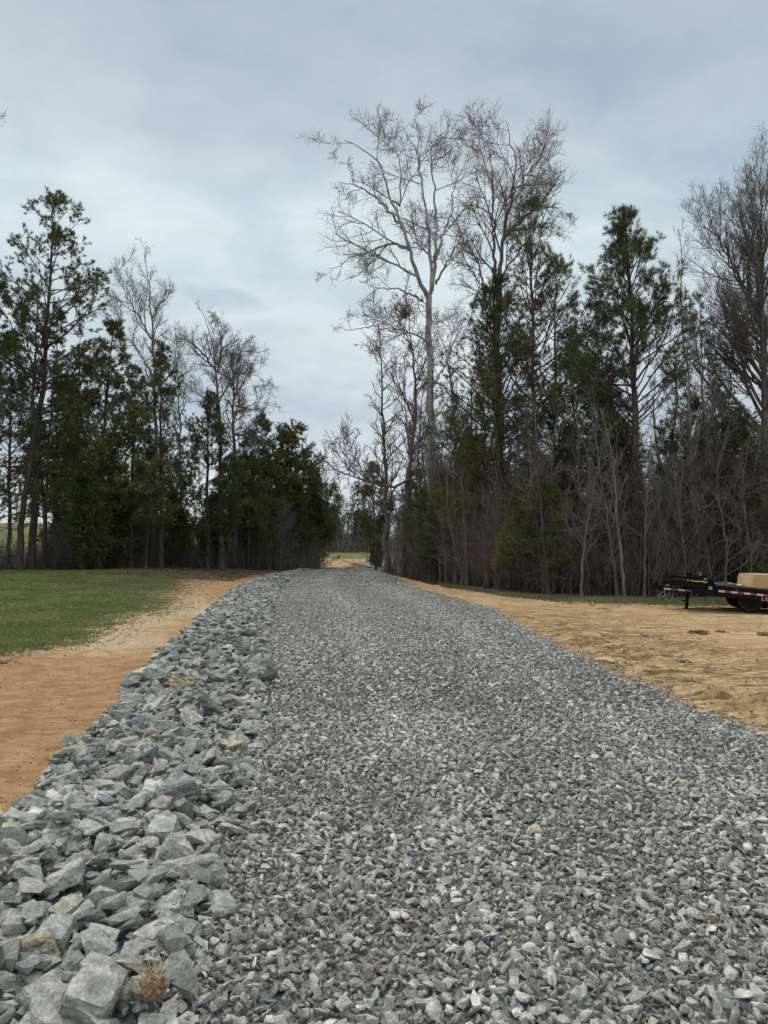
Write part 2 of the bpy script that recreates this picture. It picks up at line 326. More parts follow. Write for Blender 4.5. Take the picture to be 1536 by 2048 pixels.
def soilmat():
    m, nt, b = mat('soil_and_turf', 0.95, 0.12); g = N(nt, 'ShaderNodeNewGeometry'); P = g.outputs['Position']
    def at(n):
        a = N(nt, 'ShaderNodeAttribute'); a.attribute_name = n; return a.outputs['Fac']
    big = noise(nt, P, 0.55, 5, 0.6, 0.4); mid = noise(nt, P, 3.5, 6, 0.65, 0.3); fine = noise(nt, P, 28, 6, 0.75); vf = noise(nt, P, 120, 3, 0.7)
    mps = N(nt, 'ShaderNodeMapping'); mps.inputs['Scale'].default_value = (0.5, 3.2, 1); mps.inputs['Rotation'].default_value = (0, 0, rad(12)); link(nt, P, mps.inputs[0])
    streak = noise(nt, mps.outputs[0], 1.6, 7, 0.7, 0.6)
    tan_ = ramp(nt, mid, [(0.32, (0.33, 0.205, 0.100)), (0.5, (0.49, 0.325, 0.168)), (0.66, (0.61, 0.435, 0.25))])
    tan_ = mixc(nt, ramp(nt, streak, [(0.46, (0, 0, 0)), (0.60, (0.85, 0.85, 0.85))]), tan_, (0.31, 0.190, 0.088))
    tan_ = mixc(nt, ramp(nt, big, [(0.45, (0, 0, 0)), (0.7, (0.6, 0.6, 0.6))]), tan_, (0.56, 0.41, 0.24))
    pale = ramp(nt, fine, [(0.3, (0.30, 0.205, 0.12)), (0.5, (0.47, 0.345, 0.215)), (0.72, (0.66, 0.53, 0.38))])
    gr = ramp(nt, fine, [(0.3, (0.075, 0.095, 0.028)), (0.5, (0.14, 0.175, 0.050)), (0.7, (0.23, 0.25, 0.095))])
    gr = mixc(nt, ramp(nt, big, [(0.42, (0, 0, 0)), (0.66, (0.85, 0.85, 0.85))]), gr, (0.20, 0.155, 0.085))
    gr = mixc(nt, ramp(nt, mid, [(0.52, (0, 0, 0)), (0.66, (0.7, 0.7, 0.7))]), gr, (0.14, 0.105, 0.06))
    lit = ramp(nt, fine, [(0.3, (0.055, 0.035, 0.022)), (0.5, (0.12, 0.078, 0.05)), (0.7, (0.22, 0.16, 0.11))])
    grv = ramp(nt, fine, [(0.3, (0.06, 0.062, 0.064)), (0.55, (0.22, 0.22, 0.215)), (0.72, (0.40, 0.40, 0.39))])
    def edge(n, lo=0.35, hi=0.65):
        v = M(nt, 'ADD', at(n), M(nt, 'MULTIPLY', M(nt, 'SUBTRACT', M(nt, 'ADD', M(nt, 'MULTIPLY', mid, 0.6), M(nt, 'MULTIPLY', fine, 0.4)), 0.5), 1.3))
        return ramp(nt, v, [(lo, (0, 0, 0)), (hi, (1, 1, 1))])
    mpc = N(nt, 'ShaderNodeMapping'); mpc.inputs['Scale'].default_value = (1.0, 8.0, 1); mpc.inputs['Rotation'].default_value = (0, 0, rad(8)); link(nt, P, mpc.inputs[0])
    ck = noise(nt, mpc.outputs[0], 1.5, 6, 0.72, 0.8)           # thin rows of damp turned soil, with groove shade painted into the colour
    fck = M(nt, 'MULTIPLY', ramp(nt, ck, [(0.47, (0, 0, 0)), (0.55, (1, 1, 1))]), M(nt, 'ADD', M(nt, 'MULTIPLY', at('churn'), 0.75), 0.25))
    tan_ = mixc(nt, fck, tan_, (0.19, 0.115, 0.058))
    flt = ramp(nt, ck, [(0.30, (1, 1, 1)), (0.40, (0, 0, 0))])
    tan_ = mixc(nt, M(nt, 'MULTIPLY', flt, M(nt, 'ADD', M(nt, 'MULTIPLY', at('churn'), 0.5), 0.2)), tan_, (0.68, 0.51, 0.33))
    red_ = ramp(nt, mid, [(0.32, (0.27, 0.142, 0.066)), (0.5, (0.375, 0.208, 0.100)), (0.68, (0.47, 0.29, 0.155))])
    red_ = mixc(nt, M(nt, 'MULTIPLY', ramp(nt, ck, [(0.50, (0, 0, 0)), (0.60, (1, 1, 1))]), 0.6), red_, (0.21, 0.115, 0.058))
    red_ = mixc(nt, M(nt, 'MULTIPLY', flt, 0.4), red_, (0.56, 0.40, 0.25))
    red_ = mixc(nt, ramp(nt, vf, [(0.60, (0, 0, 0)), (0.72, (0.8, 0.8, 0.8))]), red_, (0.62, 0.47, 0.31))
    c = mixc(nt, edge('red'), tan_, red_)
    c = mixc(nt, edge('pale'), c, pale)
    c = mixc(nt, edge('litter'), c, lit)
    c = mixc(nt, edge('grass'), c, gr)
    c = mixc(nt, edge('gravel', 0.45, 0.55), c, grv)
    c = mixc(nt, 1.0, c, ramp(nt, vf, [(0.3, (0.70, 0.70, 0.70)), (0.7, (1.22, 1.22, 1.22))]), 'MULTIPLY')
    link(nt, c, b.inputs['Base Color'])
    bp = N(nt, 'ShaderNodeBump'); bp.inputs['Strength'].default_value = 1.0; bp.inputs['Distance'].default_value = 0.028
    hgt = M(nt, 'ADD', M(nt, 'MULTIPLY', mid, 0.5), M(nt, 'ADD', M(nt, 'MULTIPLY', fine, 0.35), M(nt, 'MULTIPLY', streak, 0.5)))
    link(nt, hgt, bp.inputs['Height']); link(nt, bp.outputs[0], b.inputs['Normal'])
    return m
M_SOIL = soilmat()

def build_ground():
    rows = [-4.0]
    while rows[-1] < 900:
        y = rows[-1]; rows.append(y + (0.30 if y < 1 else (0.0042 if y < 6 or y > 18 else 0.0030) * (y + 5) if y < 60 else 0.012 * (y + 5)))
    rows = np.array(rows)
    u = np.concatenate([-np.geomspace(4, 0.62, 46)[:-1], np.linspace(-0.62, 0.62, 380), np.geomspace(0.62, 4, 46)[1:]])
    UU, YY = np.meshgrid(u, rows); XX = UU * (YY + 5)
    x = XX.ravel(); y = YY.ravel(); z = height(x, y)
    inside = (x > XL(y)) & (x < XR(y))
    nz = 0.6 * vnoise(x, y, 1.1, 11) + 0.4 * vnoise(x, y, 3.0, 12)
    dG = XG(y) - x + nz * (0.25 + 0.02 * y)                       # >0 on the grass side (left)
    left = x < XL(y) + 0.3
    wood_l = sstep(38, 42, y) * sstep(-6, -9, x + nz)
    # right side: dirt lot up to the edge of the wood
    yw = np.interp(x, [-1.5, 0.5, 2, 4, 6, 10, 14, 40], [60, 50, 37, 29, 25.5, 23.5, 22.8, 22]) + nz * 0.8
    dW = y - yw
    grass = np.where(left, sstep(-0.6, 0.9, dG + 0.5 * vnoise(x, y, 1.6, 33)) * np.clip(0.80 + 0.62 * vnoise(x * 0.6, y, 0.9, 34), 0.1, 1.1) * (1 - 0.75 * wood_l), 0.38 * sstep(-1.8, -0.6, dW) * (1 - sstep(0.0, 1.2, dW)) * sstep(3.5, 7, x))
    grass = np.maximum(grass, sstep(100, 108, y + nz * 2)); grass = np.maximum(grass, sstep(56, 62, y) * sstep(-15, -24, x))
    litter = np.where(left, 0.9 * wood_l * (1 - sstep(52, 58, y) * sstep(-15, -24, x)), sstep(-0.6, 0.8, dW))
    litter = np.where(left & (y > 16), np.maximum(litter, 0.62 * (1 - np.abs(np.clip(dG / (0.06 * y + .3) - 0.6, -1, 1))) * sstep(14, 22, y)), litter)
    litter = litter * (1 - sstep(64, 74, y) * (x > -12) * (x < 9)); litter = np.maximum(litter, sstep(122, 128, y))
    litter = np.where(left, np.maximum(litter, 0.72 * sstep(0.3, 1.2, dG) * (1 - sstep(0.35, 0.75, grass)) * (y < 45)), litter)
    red = np.where(left, 1 - 0.5 * sstep(8, 13, y + nz * 2), 0.0)
    red = np.where(left, np.maximum(red, sstep(16, 24, y) * sstep(1.8, .3, XL(y) - x + nz * .3)), red)
    pale = np.where(left, 0.62 * sstep(9, 13, y + nz) * sstep(2.2, 0.4, np.abs(dG + 0.8)) * (1 - sstep(20, 30, y) * 0.6), 0)
    pale = np.where(left, np.maximum(pale, 0.30 * sstep(8, 12, y)), pale)
    litter = np.where((x < -14) & (y > 30) & (grass < 0.5), 1.0, litter)
    grav = inside.astype(float)
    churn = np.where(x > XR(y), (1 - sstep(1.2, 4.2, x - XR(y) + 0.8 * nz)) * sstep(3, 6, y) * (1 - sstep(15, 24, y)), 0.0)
    nr, ncol = XX.shape
    i = np.arange(nr - 1)[:, None] * ncol + np.arange(ncol - 1)[None]
    Fc = np.stack([i, i + 1, i + ncol + 1, i + ncol], -1).reshape(-1, 4)
    fx = x[Fc].mean(1); fy = y[Fc].mean(1)
    V = np.stack([x, y, z], 1)
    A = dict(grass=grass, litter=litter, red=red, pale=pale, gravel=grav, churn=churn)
    fin = (fx > XL(fy)) & (fx < XR(fy)) & (fy < 118)
    fdirt = (~fin) & (fx < XL(fy)) & (grass[Fc].mean(1) < 0.5) & (litter[Fc].mean(1) < 0.4) & (fy < 58) & (fx > -14)
    flot = (~fin) & (fx > XR(fy)) & (grass[Fc].mean(1) < 0.4) & (litter[Fc].mean(1) < 0.5) & (fy < 60) & (fx < 40)
    fgr = (~fin) & (~fdirt) & (~flot) & (fx < XL(fy)) & (fy < 46) & (litter[Fc].mean(1) < 0.6)
    rest = ~(fin | fdirt | flot | fgr)
    for name, sel in (('road', fin), ('dirt_path', fdirt), ('dirt_ground', flot), ('lawn', fgr), ('ground', rest)):
        f = Fc[sel]; used, inv = np.unique(f, return_inverse=True); f2 = inv.reshape(-1, 4)
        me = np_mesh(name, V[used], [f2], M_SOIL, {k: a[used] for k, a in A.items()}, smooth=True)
        tag(add_obj(name, me), kind='structure')
build_ground()

# ---------------------------------------------------------------- stones
def hull(pts):
    bm = bmesh.new()
    for p in pts: bm.verts.new(p)
    bmesh.ops.convex_hull(bm, input=bm.verts)
    bmesh.ops.delete(bm, geom=[v for v in bm.verts if not v.link_faces], context='VERTS')
    return bm
def stone_geo(rng, n, flat=0.44):
    p = norm(rng.normal(size=(n, 3))); p = np.sign(p) * np.abs(p) ** 0.7; p = p * rng.uniform(0.75, 1.0, (n, 1))
    p *= np.array([1.0, rng.uniform(0.55, 0.85), flat * rng.uniform(0.7, 1.2)]) * 0.5
    bm = hull(p); bmesh.ops.triangulate(bm, faces=bm.faces)
    bm.verts.ensure_lookup_table()
    V = np.array([v.co[:] for v in bm.verts]); T = np.array([[v.index for v in f.verts] for f in bm.faces]); bm.free()
    return V, T
def rotmats(rng, n, tilt):
    a = rng.uniform(0, 2 * np.pi, n); tx = rng.normal(0, tilt, n); ty = rng.normal(0, tilt, n)
    def R(ax, t):
        c, s = np.cos(t), np.sin(t); o = np.zeros((len(t), 3, 3)); i, j, k = ax, (ax + 1) % 3, (ax + 2) % 3
        o[:, i, i] = 1; o[:, j, j] = c; o[:, k, k] = c; o[:, j, k] = -s; o[:, k, j] = s; return o
    return R(2, a) @ R(0, tx) @ R(1, ty)
def scatter(rng, P, size, geos, tilt=0.5, tone=(0.21, 0.212, 0.21), sd=0.24, aniso=0.36):
    n = len(P); which = rng.integers(0, len(geos), n); Rm = rotmats(rng, n, tilt)
    S = size[:, None] * rng.uniform(1 - aniso, 1 + aniso, (n, 3))
    Vs, Ts, Cs, off = [], [], [], 0
    col = np.array(tone)[None] * np.exp(np.clip(rng.normal(0, sd, (n, 1)), -0.7, 0.30)) * (1 + rng.normal(0, 0.005, (n, 3)))
    warm = rng.random(n) < 0.012; col[warm] *= np.array([1.2, 1.06, 0.86])
    cool = rng.random(n) < 0.12; col[cool] *= np.array([0.80, 0.82, 0.83])
    for g, (V, T) in enumerate(geos):
        ii = np.where(which == g)[0]
        if not len(ii): continue
        v = np.einsum('nij,nkj->nki', Rm[ii], V[None] * S[ii][:, None]) + P[ii][:, None]
        Vs.append(v.reshape(-1, 3)); Ts.append((T[None] + (np.arange(len(ii)) * len(V))[:, None, None] + off).reshape(-1, 3)); off += len(ii) * len(V)
        Cs.append(np.repeat(col[ii], len(V), 0))
    return np.concatenate(Vs), np.concatenate(Ts), np.concatenate(Cs)

def build_gravel():
    rng = np.random.default_rng(3)
    gA = [stone_geo(rng, 15) for _ in range(14)]; gB = [stone_geo(rng, 9) for _ in range(10)]
    Vs, Ts, Cs, off = [], [], [], 0
    def layer(y0, y1, sp, smin, smax, geos, zoff, tilt, edge=0.0, prob=1.0, big=0.06, k=1.0):
        nonlocal off
        ys = np.arange(y0, y1, sp); xs = np.arange(-8, 8, sp); X, Y = np.meshgrid(xs, ys)
        X = X.ravel() + rng.uniform(-.55, .55, X.size) * sp; Y = Y.ravel() + rng.uniform(-.55, .55, Y.size) * sp
        jit = 0.16 * vnoise(X, Y, 2.5, 21) + rng.normal(0, 0.10, len(X))
        # stay within what could be seen from near the camera's place
        keep = (X > XM(Y) - 0.12 + jit) & (X < XR(Y) + edge + jit * 0.8 + np.abs(rng.normal(0, 0.03, len(X)))) & (np.abs(X) < 0.62 * Y + 2.8) & (rng.random(len(X)) < prob)
        X, Y = X[keep], Y[keep]
        s = rng.uniform(smin, smax, len(X)) * np.where(rng.random(len(X)) < big, 1.45, 1.0)
        Z = height(X, Y) + zoff + rng.uniform(-0.3, 0.35, len(X)) * s * 0.5
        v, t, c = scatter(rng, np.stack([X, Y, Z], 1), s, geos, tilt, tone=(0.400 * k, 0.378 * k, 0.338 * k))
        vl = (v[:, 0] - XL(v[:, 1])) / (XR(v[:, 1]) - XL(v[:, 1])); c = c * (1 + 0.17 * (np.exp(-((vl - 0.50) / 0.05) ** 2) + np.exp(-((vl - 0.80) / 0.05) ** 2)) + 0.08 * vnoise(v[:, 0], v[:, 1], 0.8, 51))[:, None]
        Vs.append(v); Ts.append(t + off); Cs.append(c); off += len(v)
    layer(1.6, 7, 0.028, 0.024, 0.050, gA, 0.006, 0.8, k=0.75)  # lower stones toned darker: shade of the gaps put into their colour
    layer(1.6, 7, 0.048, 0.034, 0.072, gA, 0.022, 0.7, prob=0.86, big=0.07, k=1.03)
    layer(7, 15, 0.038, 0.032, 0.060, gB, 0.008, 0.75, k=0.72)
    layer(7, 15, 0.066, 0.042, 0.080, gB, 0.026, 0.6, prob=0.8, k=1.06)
    layer(15, 30, 0.056, 0.045, 0.080, gB, 0.02, 0.6, k=0.93)
    layer(30, 64, 0.10, 0.07, 0.12, gB, 0.02, 0.55, k=0.93)
    layer(64, 110, 0.22, 0.12, 0.18, gB, 0.02, 0.4)
    # strays thrown on to the dirt next to the edge
    for (y0, y1, n) in ((5.5, 12, 260), (12, 30, 260)):
        Y = rng.uniform(y0, y1, n); X = XR(Y) + np.abs(rng.normal(0, 0.16, n)); s = rng.uniform(0.03, 0.07, n)
        v, t, c = scatter(rng, np.stack([X, Y, height(X, Y) + s * 0.12], 1), s, gB, 0.25, tone=(0.385, 0.362, 0.326)); Vs.append(v); Ts.append(t + off); Cs.append(c); off += len(v)
    me = np_mesh('gravel', np.concatenate(Vs), [np.concatenate(Ts)], M_STONE, {'tone': np.concatenate(Cs)})
    tag(add_obj('gravel', me), 'crushed grey stone covering the road between rock bank and tan dirt', 'gravel', kind='stuff')
    print('gravel tris', len(me.polygons))
build_gravel()

# ---- riprap: big slabs heaped along the left of the road
def slab_mesh(i, kind):
    rng = np.random.default_rng(100 + i)
    if kind == 'slab': w_, h_ = rng.uniform(0.55, 0.8), rng.uniform(0.13, 0.22)
    elif kind == 'long': w_, h_ = rng.uniform(0.34, 0.46), rng.uniform(0.18, 0.28)
    elif kind == 'wedge': w_, h_ = rng.uniform(0.55, 0.75), rng.uniform(0.24, 0.33)
    else: w_, h_ = rng.uniform(0.7, 0.9), rng.uniform(0.32, 0.44)
    n = rng.integers(5, 8); a = np.sort(rng.uniform(0, 2 * np.pi, n) * 0.35 + np.arange(n) / n * 2 * np.pi * 1.0)
    r = rng.uniform(0.75, 1.05, n); pts = []
    for s, k in ((-1, rng.uniform(0.8, 1.0)), (1, rng.uniform(0.72, 0.95))):
        sh = rng.normal(0, 0.05, 2)
        for j in range(n):
            z = s * 0.5 * h_ * rng.uniform(0.75, 1.1)
            if kind == 'wedge': z *= 0.55 + 0.6 * (0.5 + 0.5 * math.cos(a[j]))
            pts.append((0.5 * r[j] * k * math.cos(a[j]) + sh[0], 0.5 * w_ * r[j] * k * math.sin(a[j]) + sh[1], z))
    bm = hull(np.array(pts))
    bmesh.ops.bevel(bm, geom=list(bm.edges), offset=0.018, segments=1, affect='EDGES', profile=0.6)
    bmesh.ops.triangulate(bm, faces=bm.faces)
    for q in range(4):
        bmesh.ops.subdivide_edges(bm, edges=[e for e in bm.edges if e.calc_length() > 0.085], cuts=1, use_grid_fill=True)
        bmesh.ops.triangulate(bm, faces=bm.faces)
    bm.normal_update()
    for v in bm.verts:
        c = v.co; k = Vector((c.x * 4 + i * 3, c.y * 4, c.z * 7))
        f = mnoise.fractal(k, 0.7, 2.1, 4) ; g2 = mnoise.noise(Vector((c.x * 2.2 + i, c.y * 2.2, c.z * 22)))
        chip = max(0.0, mnoise.noise(Vector((c.x * 7, c.y * 7 + i * 5, c.z * 9))) - 0.12)
        v.co += v.normal * (0.030 * f + 0.016 * (1 if g2 > 0.08 else 0) - 0.05 * chip)
    me = bpy.data.meshes.new('slate_rock'); bm.to_mesh(me); bm.free()
    for p in me.polygons: p.use_smooth = False
    me.materials.append(M_ROCK); me['thick'] = h_; me['wide'] = w_
    return me
KINDS = ['slab', 'long', 'wedge', 'block']
ROCKS = {k: [slab_mesh(10 * q + j, k) for j in range(9)] for q, k in enumerate(KINDS)}
SHAPE = {'slab': 'flat slab of slate', 'long': 'long splinter of slate', 'wedge': 'wedge-shaped slate rock', 'block': 'blocky slate boulder'}
TONES = {'pale grey': (0.445, 0.43, 0.385), 'mid grey': (0.325, 0.318, 0.286), 'dark blue-grey': (0.178, 0.186, 0.178), 'tan-stained grey': (0.40, 0.36, 0.29)}
grid_s = 0.025; GX0, GY0 = -9.0, 1.0
HG = np.zeros((int(9 / grid_s), int(64 / grid_s)))
def pile_z(x, y, r, thick, add=True):
    i0, i1 = int((x - r - GX0) / grid_s), int((x + r - GX0) / grid_s) + 1; j0, j1 = int((y - r - GY0) / grid_s), int((y + r - GY0) / grid_s) + 1
    i0 = max(i0, 0); j0 = max(j0, 0)
    H = HG[i0:i1, j0:j1]
    if H.size == 0: return 0
    xs = GX0 + (np.arange(i0, i0 + H.shape[0]) + .5) * grid_s; ys = GY0 + (np.arange(j0, j0 + H.shape[1]) + .5) * grid_s
    D = np.hypot(xs[:, None] - x, ys[None] - y) / r; m = D < 1
    if not m.any(): return 0
    z = np.quantile(H[m], 0.6)
    top = z + thick * 0.85 * np.sqrt(np.clip(1 - D ** 2, 0, 1))
    if add: H[m] = np.maximum(H[m], top[m])
    return z
GRP = 'broken slate rocks heaped along the road'
def zone(x, y):
    e = (x - float(XL(y))) / max(0.2, float(XM(y) - XL(y)))
    side = 'on the dirt edge' if e < 0.28 else 'by the gravel' if e > 0.72 else 'in mid-bank'
    if y < 3.0: far = 'at the very front'
    elif y < 3.9: far = 'behind the front slabs'
    elif y < 5.5: far = 'where the bank widens'
    elif y < 8: far = 'before the grass bend'
    elif y < 12: far = 'level with the grass'
    else: far = 'far up the bank'
    return side, far
rr_ = random.Random(5)
used_labels = {}
n_rock = 0
def put_rock(x, y, size, kind, tone, tilt=(0, 0), rz=0.0, lab=None, scale=(1, 1, 1), sink=0.0):
    global n_rock
    me = ROCKS[kind][rr_.randrange(9)]
    o = bpy.data.objects.new('slate_rock', me); COL.objects.link(o); n_rock += 1
    th = me['thick'] * size * scale[2]
    z = pile_z(x, y, size * 0.36, th)
    lift = 0.5 * th * 0.9 + 0.16 * size * (abs(math.sin(tilt[0])) + abs(math.sin(tilt[1])))
    o.location = (x, y, hz(x, y) + min(z, 0.16) * 0.40 + lift * 0.78 - sink)
    o.rotation_euler = Euler((tilt[0], tilt[1], rz), 'XYZ'); o.scale = (size * scale[0], size * scale[1], size * scale[2])
    t = TONES[tone]; k = rr_.uniform(0.74, 1.22); wv = rr_.uniform(-0.04, 0.06); t = (t[0] * (1 + wv), t[1] * (1 + wv * .4), t[2] * (1 - wv))
    o.color = (t[0] * k, t[1] * k, t[2] * k, 1)
    if lab is None:
        side, far = zone(x, y)
        sz = 'large' if size > 0.26 else 'small' if size < 0.16 else 'medium'
        lab = f'{sz} {tone} {SHAPE[kind]} {side}, {far}'
    tag(o, lab, 'rock', GRP)
    return o
# landmark rocks read off the photo: px, py of the middle, width px, kind, tone, tilt towards camera, label
LM = [(91, 2018, 122, 'slab', 'pale grey', 0.45, 'big smooth pale slab filling the lowest corner of the rock bank'),
 (202, 2008, 118, 'block', 'pale grey', 0.35, 'big ridged pale slab second from the lowest corner of the bank'),
 (117, 1947, 84, 'wedge', 'mid grey', 0.5, 'upright pointed wedge standing behind the big smooth corner slab'),
 (215, 1950, 104, 'slab', 'mid grey', 0.3, 'long low slab lying behind the big ridged pale slab'),
 (49, 1908, 100, 'long', 'tan-stained grey', 0.3, 'tan-topped long rock behind the dark rocks in the lowest corner'),
 (120, 1876, 78, 'block', 'mid grey', 0.4, 'rounded plain grey boulder face behind the upright pointed wedge'),
 (339, 1880, 108, 'slab', 'mid grey', 0.45, 'broad cracked slab at the gravel edge above the straw clump'),
 (293, 1920, 76, 'slab', 'pale grey', 0.4, 'smaller flat blue-white slab leaning on the broad cracked slab'),
 (268, 1962, 48, 'block', 'tan-stained grey', 0.2, 'small tan cube-like rock just above the straw clump'),
 (433, 1795, 80, 'slab', 'pale grey', 0.4, 'bright flat slab standing out on the gravel margin'),
 (381, 1742, 118, 'long', 'mid grey', 0.2, 'longest plank-like rock lying across the gravel margin'),
 (352, 1802, 84, 'wedge', 'mid grey', 0.2, 'pointed rock left of the bright flat slab'),
 (195, 1810, 54, 'block', 'mid grey', 0.5, 'squarish block tipped up in the middle of the near rocks'),
 (143, 1828, 66, 'block', 'mid grey', 0.35, 'chunky faceted block with black gap under it'),
 (264, 1820, 54, 'block', 'mid grey', 0.5, 'rounded five-sided block right of the tipped squarish block'),
 (310, 1775, 84, 'wedge', 'dark blue-grey', 0.3, 'dark grooved rock behind the pointed rock'),
 (200, 1760, 70, 'long', 'dark blue-grey', 0.2, 'thin dark splinter lying flat in the middle of the near rocks'),
 (26, 1733, 72, 'slab', 'tan-stained grey', 0.2, 'thick yellow-tan topped slab against the edge of the photo'),
 (18, 1655, 62, 'slab', 'pale grey', 0.9, 'pale slab standing on edge against the orange dirt'),
 (81, 1637, 82, 'slab', 'pale grey', 0.3, 'wide shallow slab right of the pale slab on edge'),
 (117, 1596, 54, 'block', 'pale grey', 0.3, 'round-topped pale rock at the edge of the orange dirt'),
 (170, 1631, 68, 'block', 'mid grey', 0.3, 'humped grey rock right of the round-topped pale rock'),
 (124, 1658, 62, 'slab', 'pale grey', 0.25, 'diamond-shaped flat slab in front of the humped grey rock'),
 (254, 1668, 60, 'block', 'pale grey', 0.35, 'pale rounded block in the middle of the bank'),
 (329, 1620, 52, 'block', 'tan-stained grey', 0.4, 'tan square block near the gravel, behind the leaning pair'),
 (332, 1668, 72, 'block', 'mid grey', 0.4, 'pair-like split block beside the tan square block'),
 (410, 1676, 52, 'block', 'pale grey', 0.4, 'bright white-grey block among the gravel'),
 (59, 1792, 50, 'block', 'pale grey', 0.4, 'pale upright block under the yellow-tan topped slab'),
 (8, 1800, 44, 'block', 'dark blue-grey', 0.3, 'dark block cut by the photo edge below the yellow-tan slab'),
 (290, 1346, 58, 'block', 'pale grey', 0.2, 'largest pale boulder on the dirt edge half way up the bank'),
 (212, 1441, 46, 'slab', 'dark blue-grey', 0.1, 'dark flat slate lying out on the orange dirt'),
 (176, 1520, 42, 'block', 'dark blue-grey', 0.1, 'black-faced block near the dirt edge'),
 (117, 1514, 52, 'slab', 'mid grey', 0.05, 'thin flat slate poking out over the orange dirt'),
 (453, 1497, 66, 'long', 'tan-stained grey', 0.6, 'long tan-streaked rock leaning at the gravel edge'),
 (241, 1549, 50, 'wedge', 'mid grey', 0.35, 'mid grey wedge with a black hollow under it'),
 (228, 1582, 54, 'slab', 'mid grey', 0.5, 'tilted smooth plate in front of the black hollow'),
 (300, 1579, 64, 'slab', 'pale grey', 0.3, 'broad light plate right of the tilted smooth plate'),
 (361, 1348, 60, 'slab', 'pale grey', 0.1, 'long pale plate beside the largest pale boulder'),
 (355, 1385, 44, 'slab', 'tan-stained grey', 0.1, 'brown-stained plate with dry root on it'),
 (20, 1960, 80, 'slab', 'dark blue-grey', 0.3, 'dark slab cut by the photo edge above the corner slab'),
 (60, 1935, 70, 'long', 'dark blue-grey', 0.3, 'dark layered splinter behind the corner slab'),
 (10, 1838, 60, 'slab', 'mid grey', 0.35, 'grey slab at the photo edge beneath the dark block'),
 (385, 1650, 50, 'long', 'mid grey', 0.25, 'narrow slate strip pointing at the gravel'),
 (150, 1720, 56, 'wedge', 'mid grey', 0.35, 'tilted wedge in the hollow behind the chunky block'),
 (90, 1700, 50, 'block', 'mid grey', 0.35, 'crumbly grey block behind the thick tan topped slab')]
for (px, py, wpx, kind, tone, tl, lab) in LM:
    g = G0(px, py, 0.08); dist = math.sqrt(g[0] ** 2 + g[1] ** 2 + 2.3)
    put_rock(g[0], g[1], wpx / F * dist * 1.22, kind, tone, (tl * 0.8, rr_.uniform(-.15, .15)), rr_.uniform(-.35, .35), lab)
LMP = [tuple(G0(px, py, 0.08)[:2]) + (wpx / F * 3,) for (px, py, wpx, *_r2) in LM]
# the rest of the countable ones, largest first down the band
cands = []
rngR = np.random.default_rng(11)
def band_points(y0, y1, n):
    Y = rngR.uniform(y0, y1, n); e = rngR.random(n) ** 0.9
    X = XL(Y) + 0.12 + e * (XM(Y) - XL(Y) - 0.12 - 0.14 * (Y < 4)) + 0.10 * vnoise(Y, Y * 0.3, 2.2, 61) * e; return X, Y
placed = []
def try_rocks(y0, y1, n, smin, smax, gap, cap):
    X, Y = band_points(y0, y1, n); k = 0
    for x, y in zip(X, Y):
        if k >= cap: break
        if abs(x) > 0.62 * y + 0.35: continue
        s = smin + (smax - smin) * rr_.random() ** 1.6
        if any((x - a) ** 2 + (y - b) ** 2 < (gap * (s + c)) ** 2 for a, b, c in placed): continue
        if any((x - a) ** 2 + (y - b) ** 2 < (0.30 * (s + c)) ** 2 for a, b, c in LMP): continue
        placed.append((x, y, s)); k += 1
        kind = rr_.choices(KINDS, (5, 2.6, 2.4, 1.2))[0]; tone = rr_.choices(list(TONES), (3.0, 5, 2.6, 0.7))[0]
        put_rock(x, y, s, kind, tone, (rr_.gauss(0.15, 0.33), rr_.gauss(0, 0.33)), rr_.uniform(-3.1, 3.1))
try_rocks(2.1, 4.6, 4000, 0.15, 0.34, 0.29, 95)
try_rocks(4.6, 7.5, 5000, 0.18, 0.40, 0.28, 95)
try_rocks(7.5, 16, 6000, 0.22, 0.44, 0.31, 300 - n_rock)
print('rocks', n_rock)

def build_rubble():
    """small broken rock between and beyond the big ones"""
    rng = np.random.default_rng(8)
    g = [stone_geo(rng, 13, 0.42) for _ in range(16)]
    Vs, Ts, Cs, off = [], [], [], 0
    for (y0, y1, dens, s0, s1, up) in ((1.8, 8, 330, 0.05, 0.12, 0.02), (1.8, 8, 60, 0.12, 0.2, 0.06), (8, 16, 90, 0.08, 0.17, 0.03), (8, 16, 26, 0.18, 0.3, 0.08), (16, 30, 30, 0.15, 0.32, 0.06), (16, 30, 60, 0.08, 0.16, 0.03), (30, 62, 14, 0.18, 0.34, 0.05), (30, 62, 25, 0.10, 0.18, 0.03)):
        wid = float(np.mean(XM(np.linspace(y0, y1, 9)) - XL(np.linspace(y0, y1, 9))))
        n = int(dens * wid * (y1 - y0)); Y = rng.uniform(y0, y1, n); X = XL(Y) + 0.02 + rng.random(n) * (XM(Y) - XL(Y) + 0.10 - 0.16 * (Y < 4))
        k = np.abs(X) < 0.62 * Y + 1.4; X, Y = X[k], Y[k]
        s = s0 + (s1 - s0) * rng.random(len(X)) ** 1.5
        i = np.clip(((X - GX0) / grid_s).astype(int), 0, HG.shape[0] - 1); j = np.clip(((Y - GY0) / grid_s).astype(int), 0, HG.shape[1] - 1)
        ph = np.minimum(HG[i, j], 0.05)
        Z = height(X, Y) + up * rng.random(len(X)) + ph * 0.3 + s * 0.12
        v, t, c = scatter(rng, np.stack([X, Y, Z], 1), s, g, 0.4, tone=(0.315, 0.305, 0.272), sd=0.22, aniso=0.3); Vs.append(v); Ts.append(t + off); Cs.append(c); off += len(v)
    me = np_mesh('rubble', np.concatenate(Vs), [np.concatenate(Ts)], M_STONE, {'tone': np.concatenate(Cs)})
    tag(add_obj('rubble', me), 'small broken slate chips filling the gaps between the heaped rocks', 'rubble', kind='stuff')
    print('rubble tris', len(me.polygons))
build_rubble()
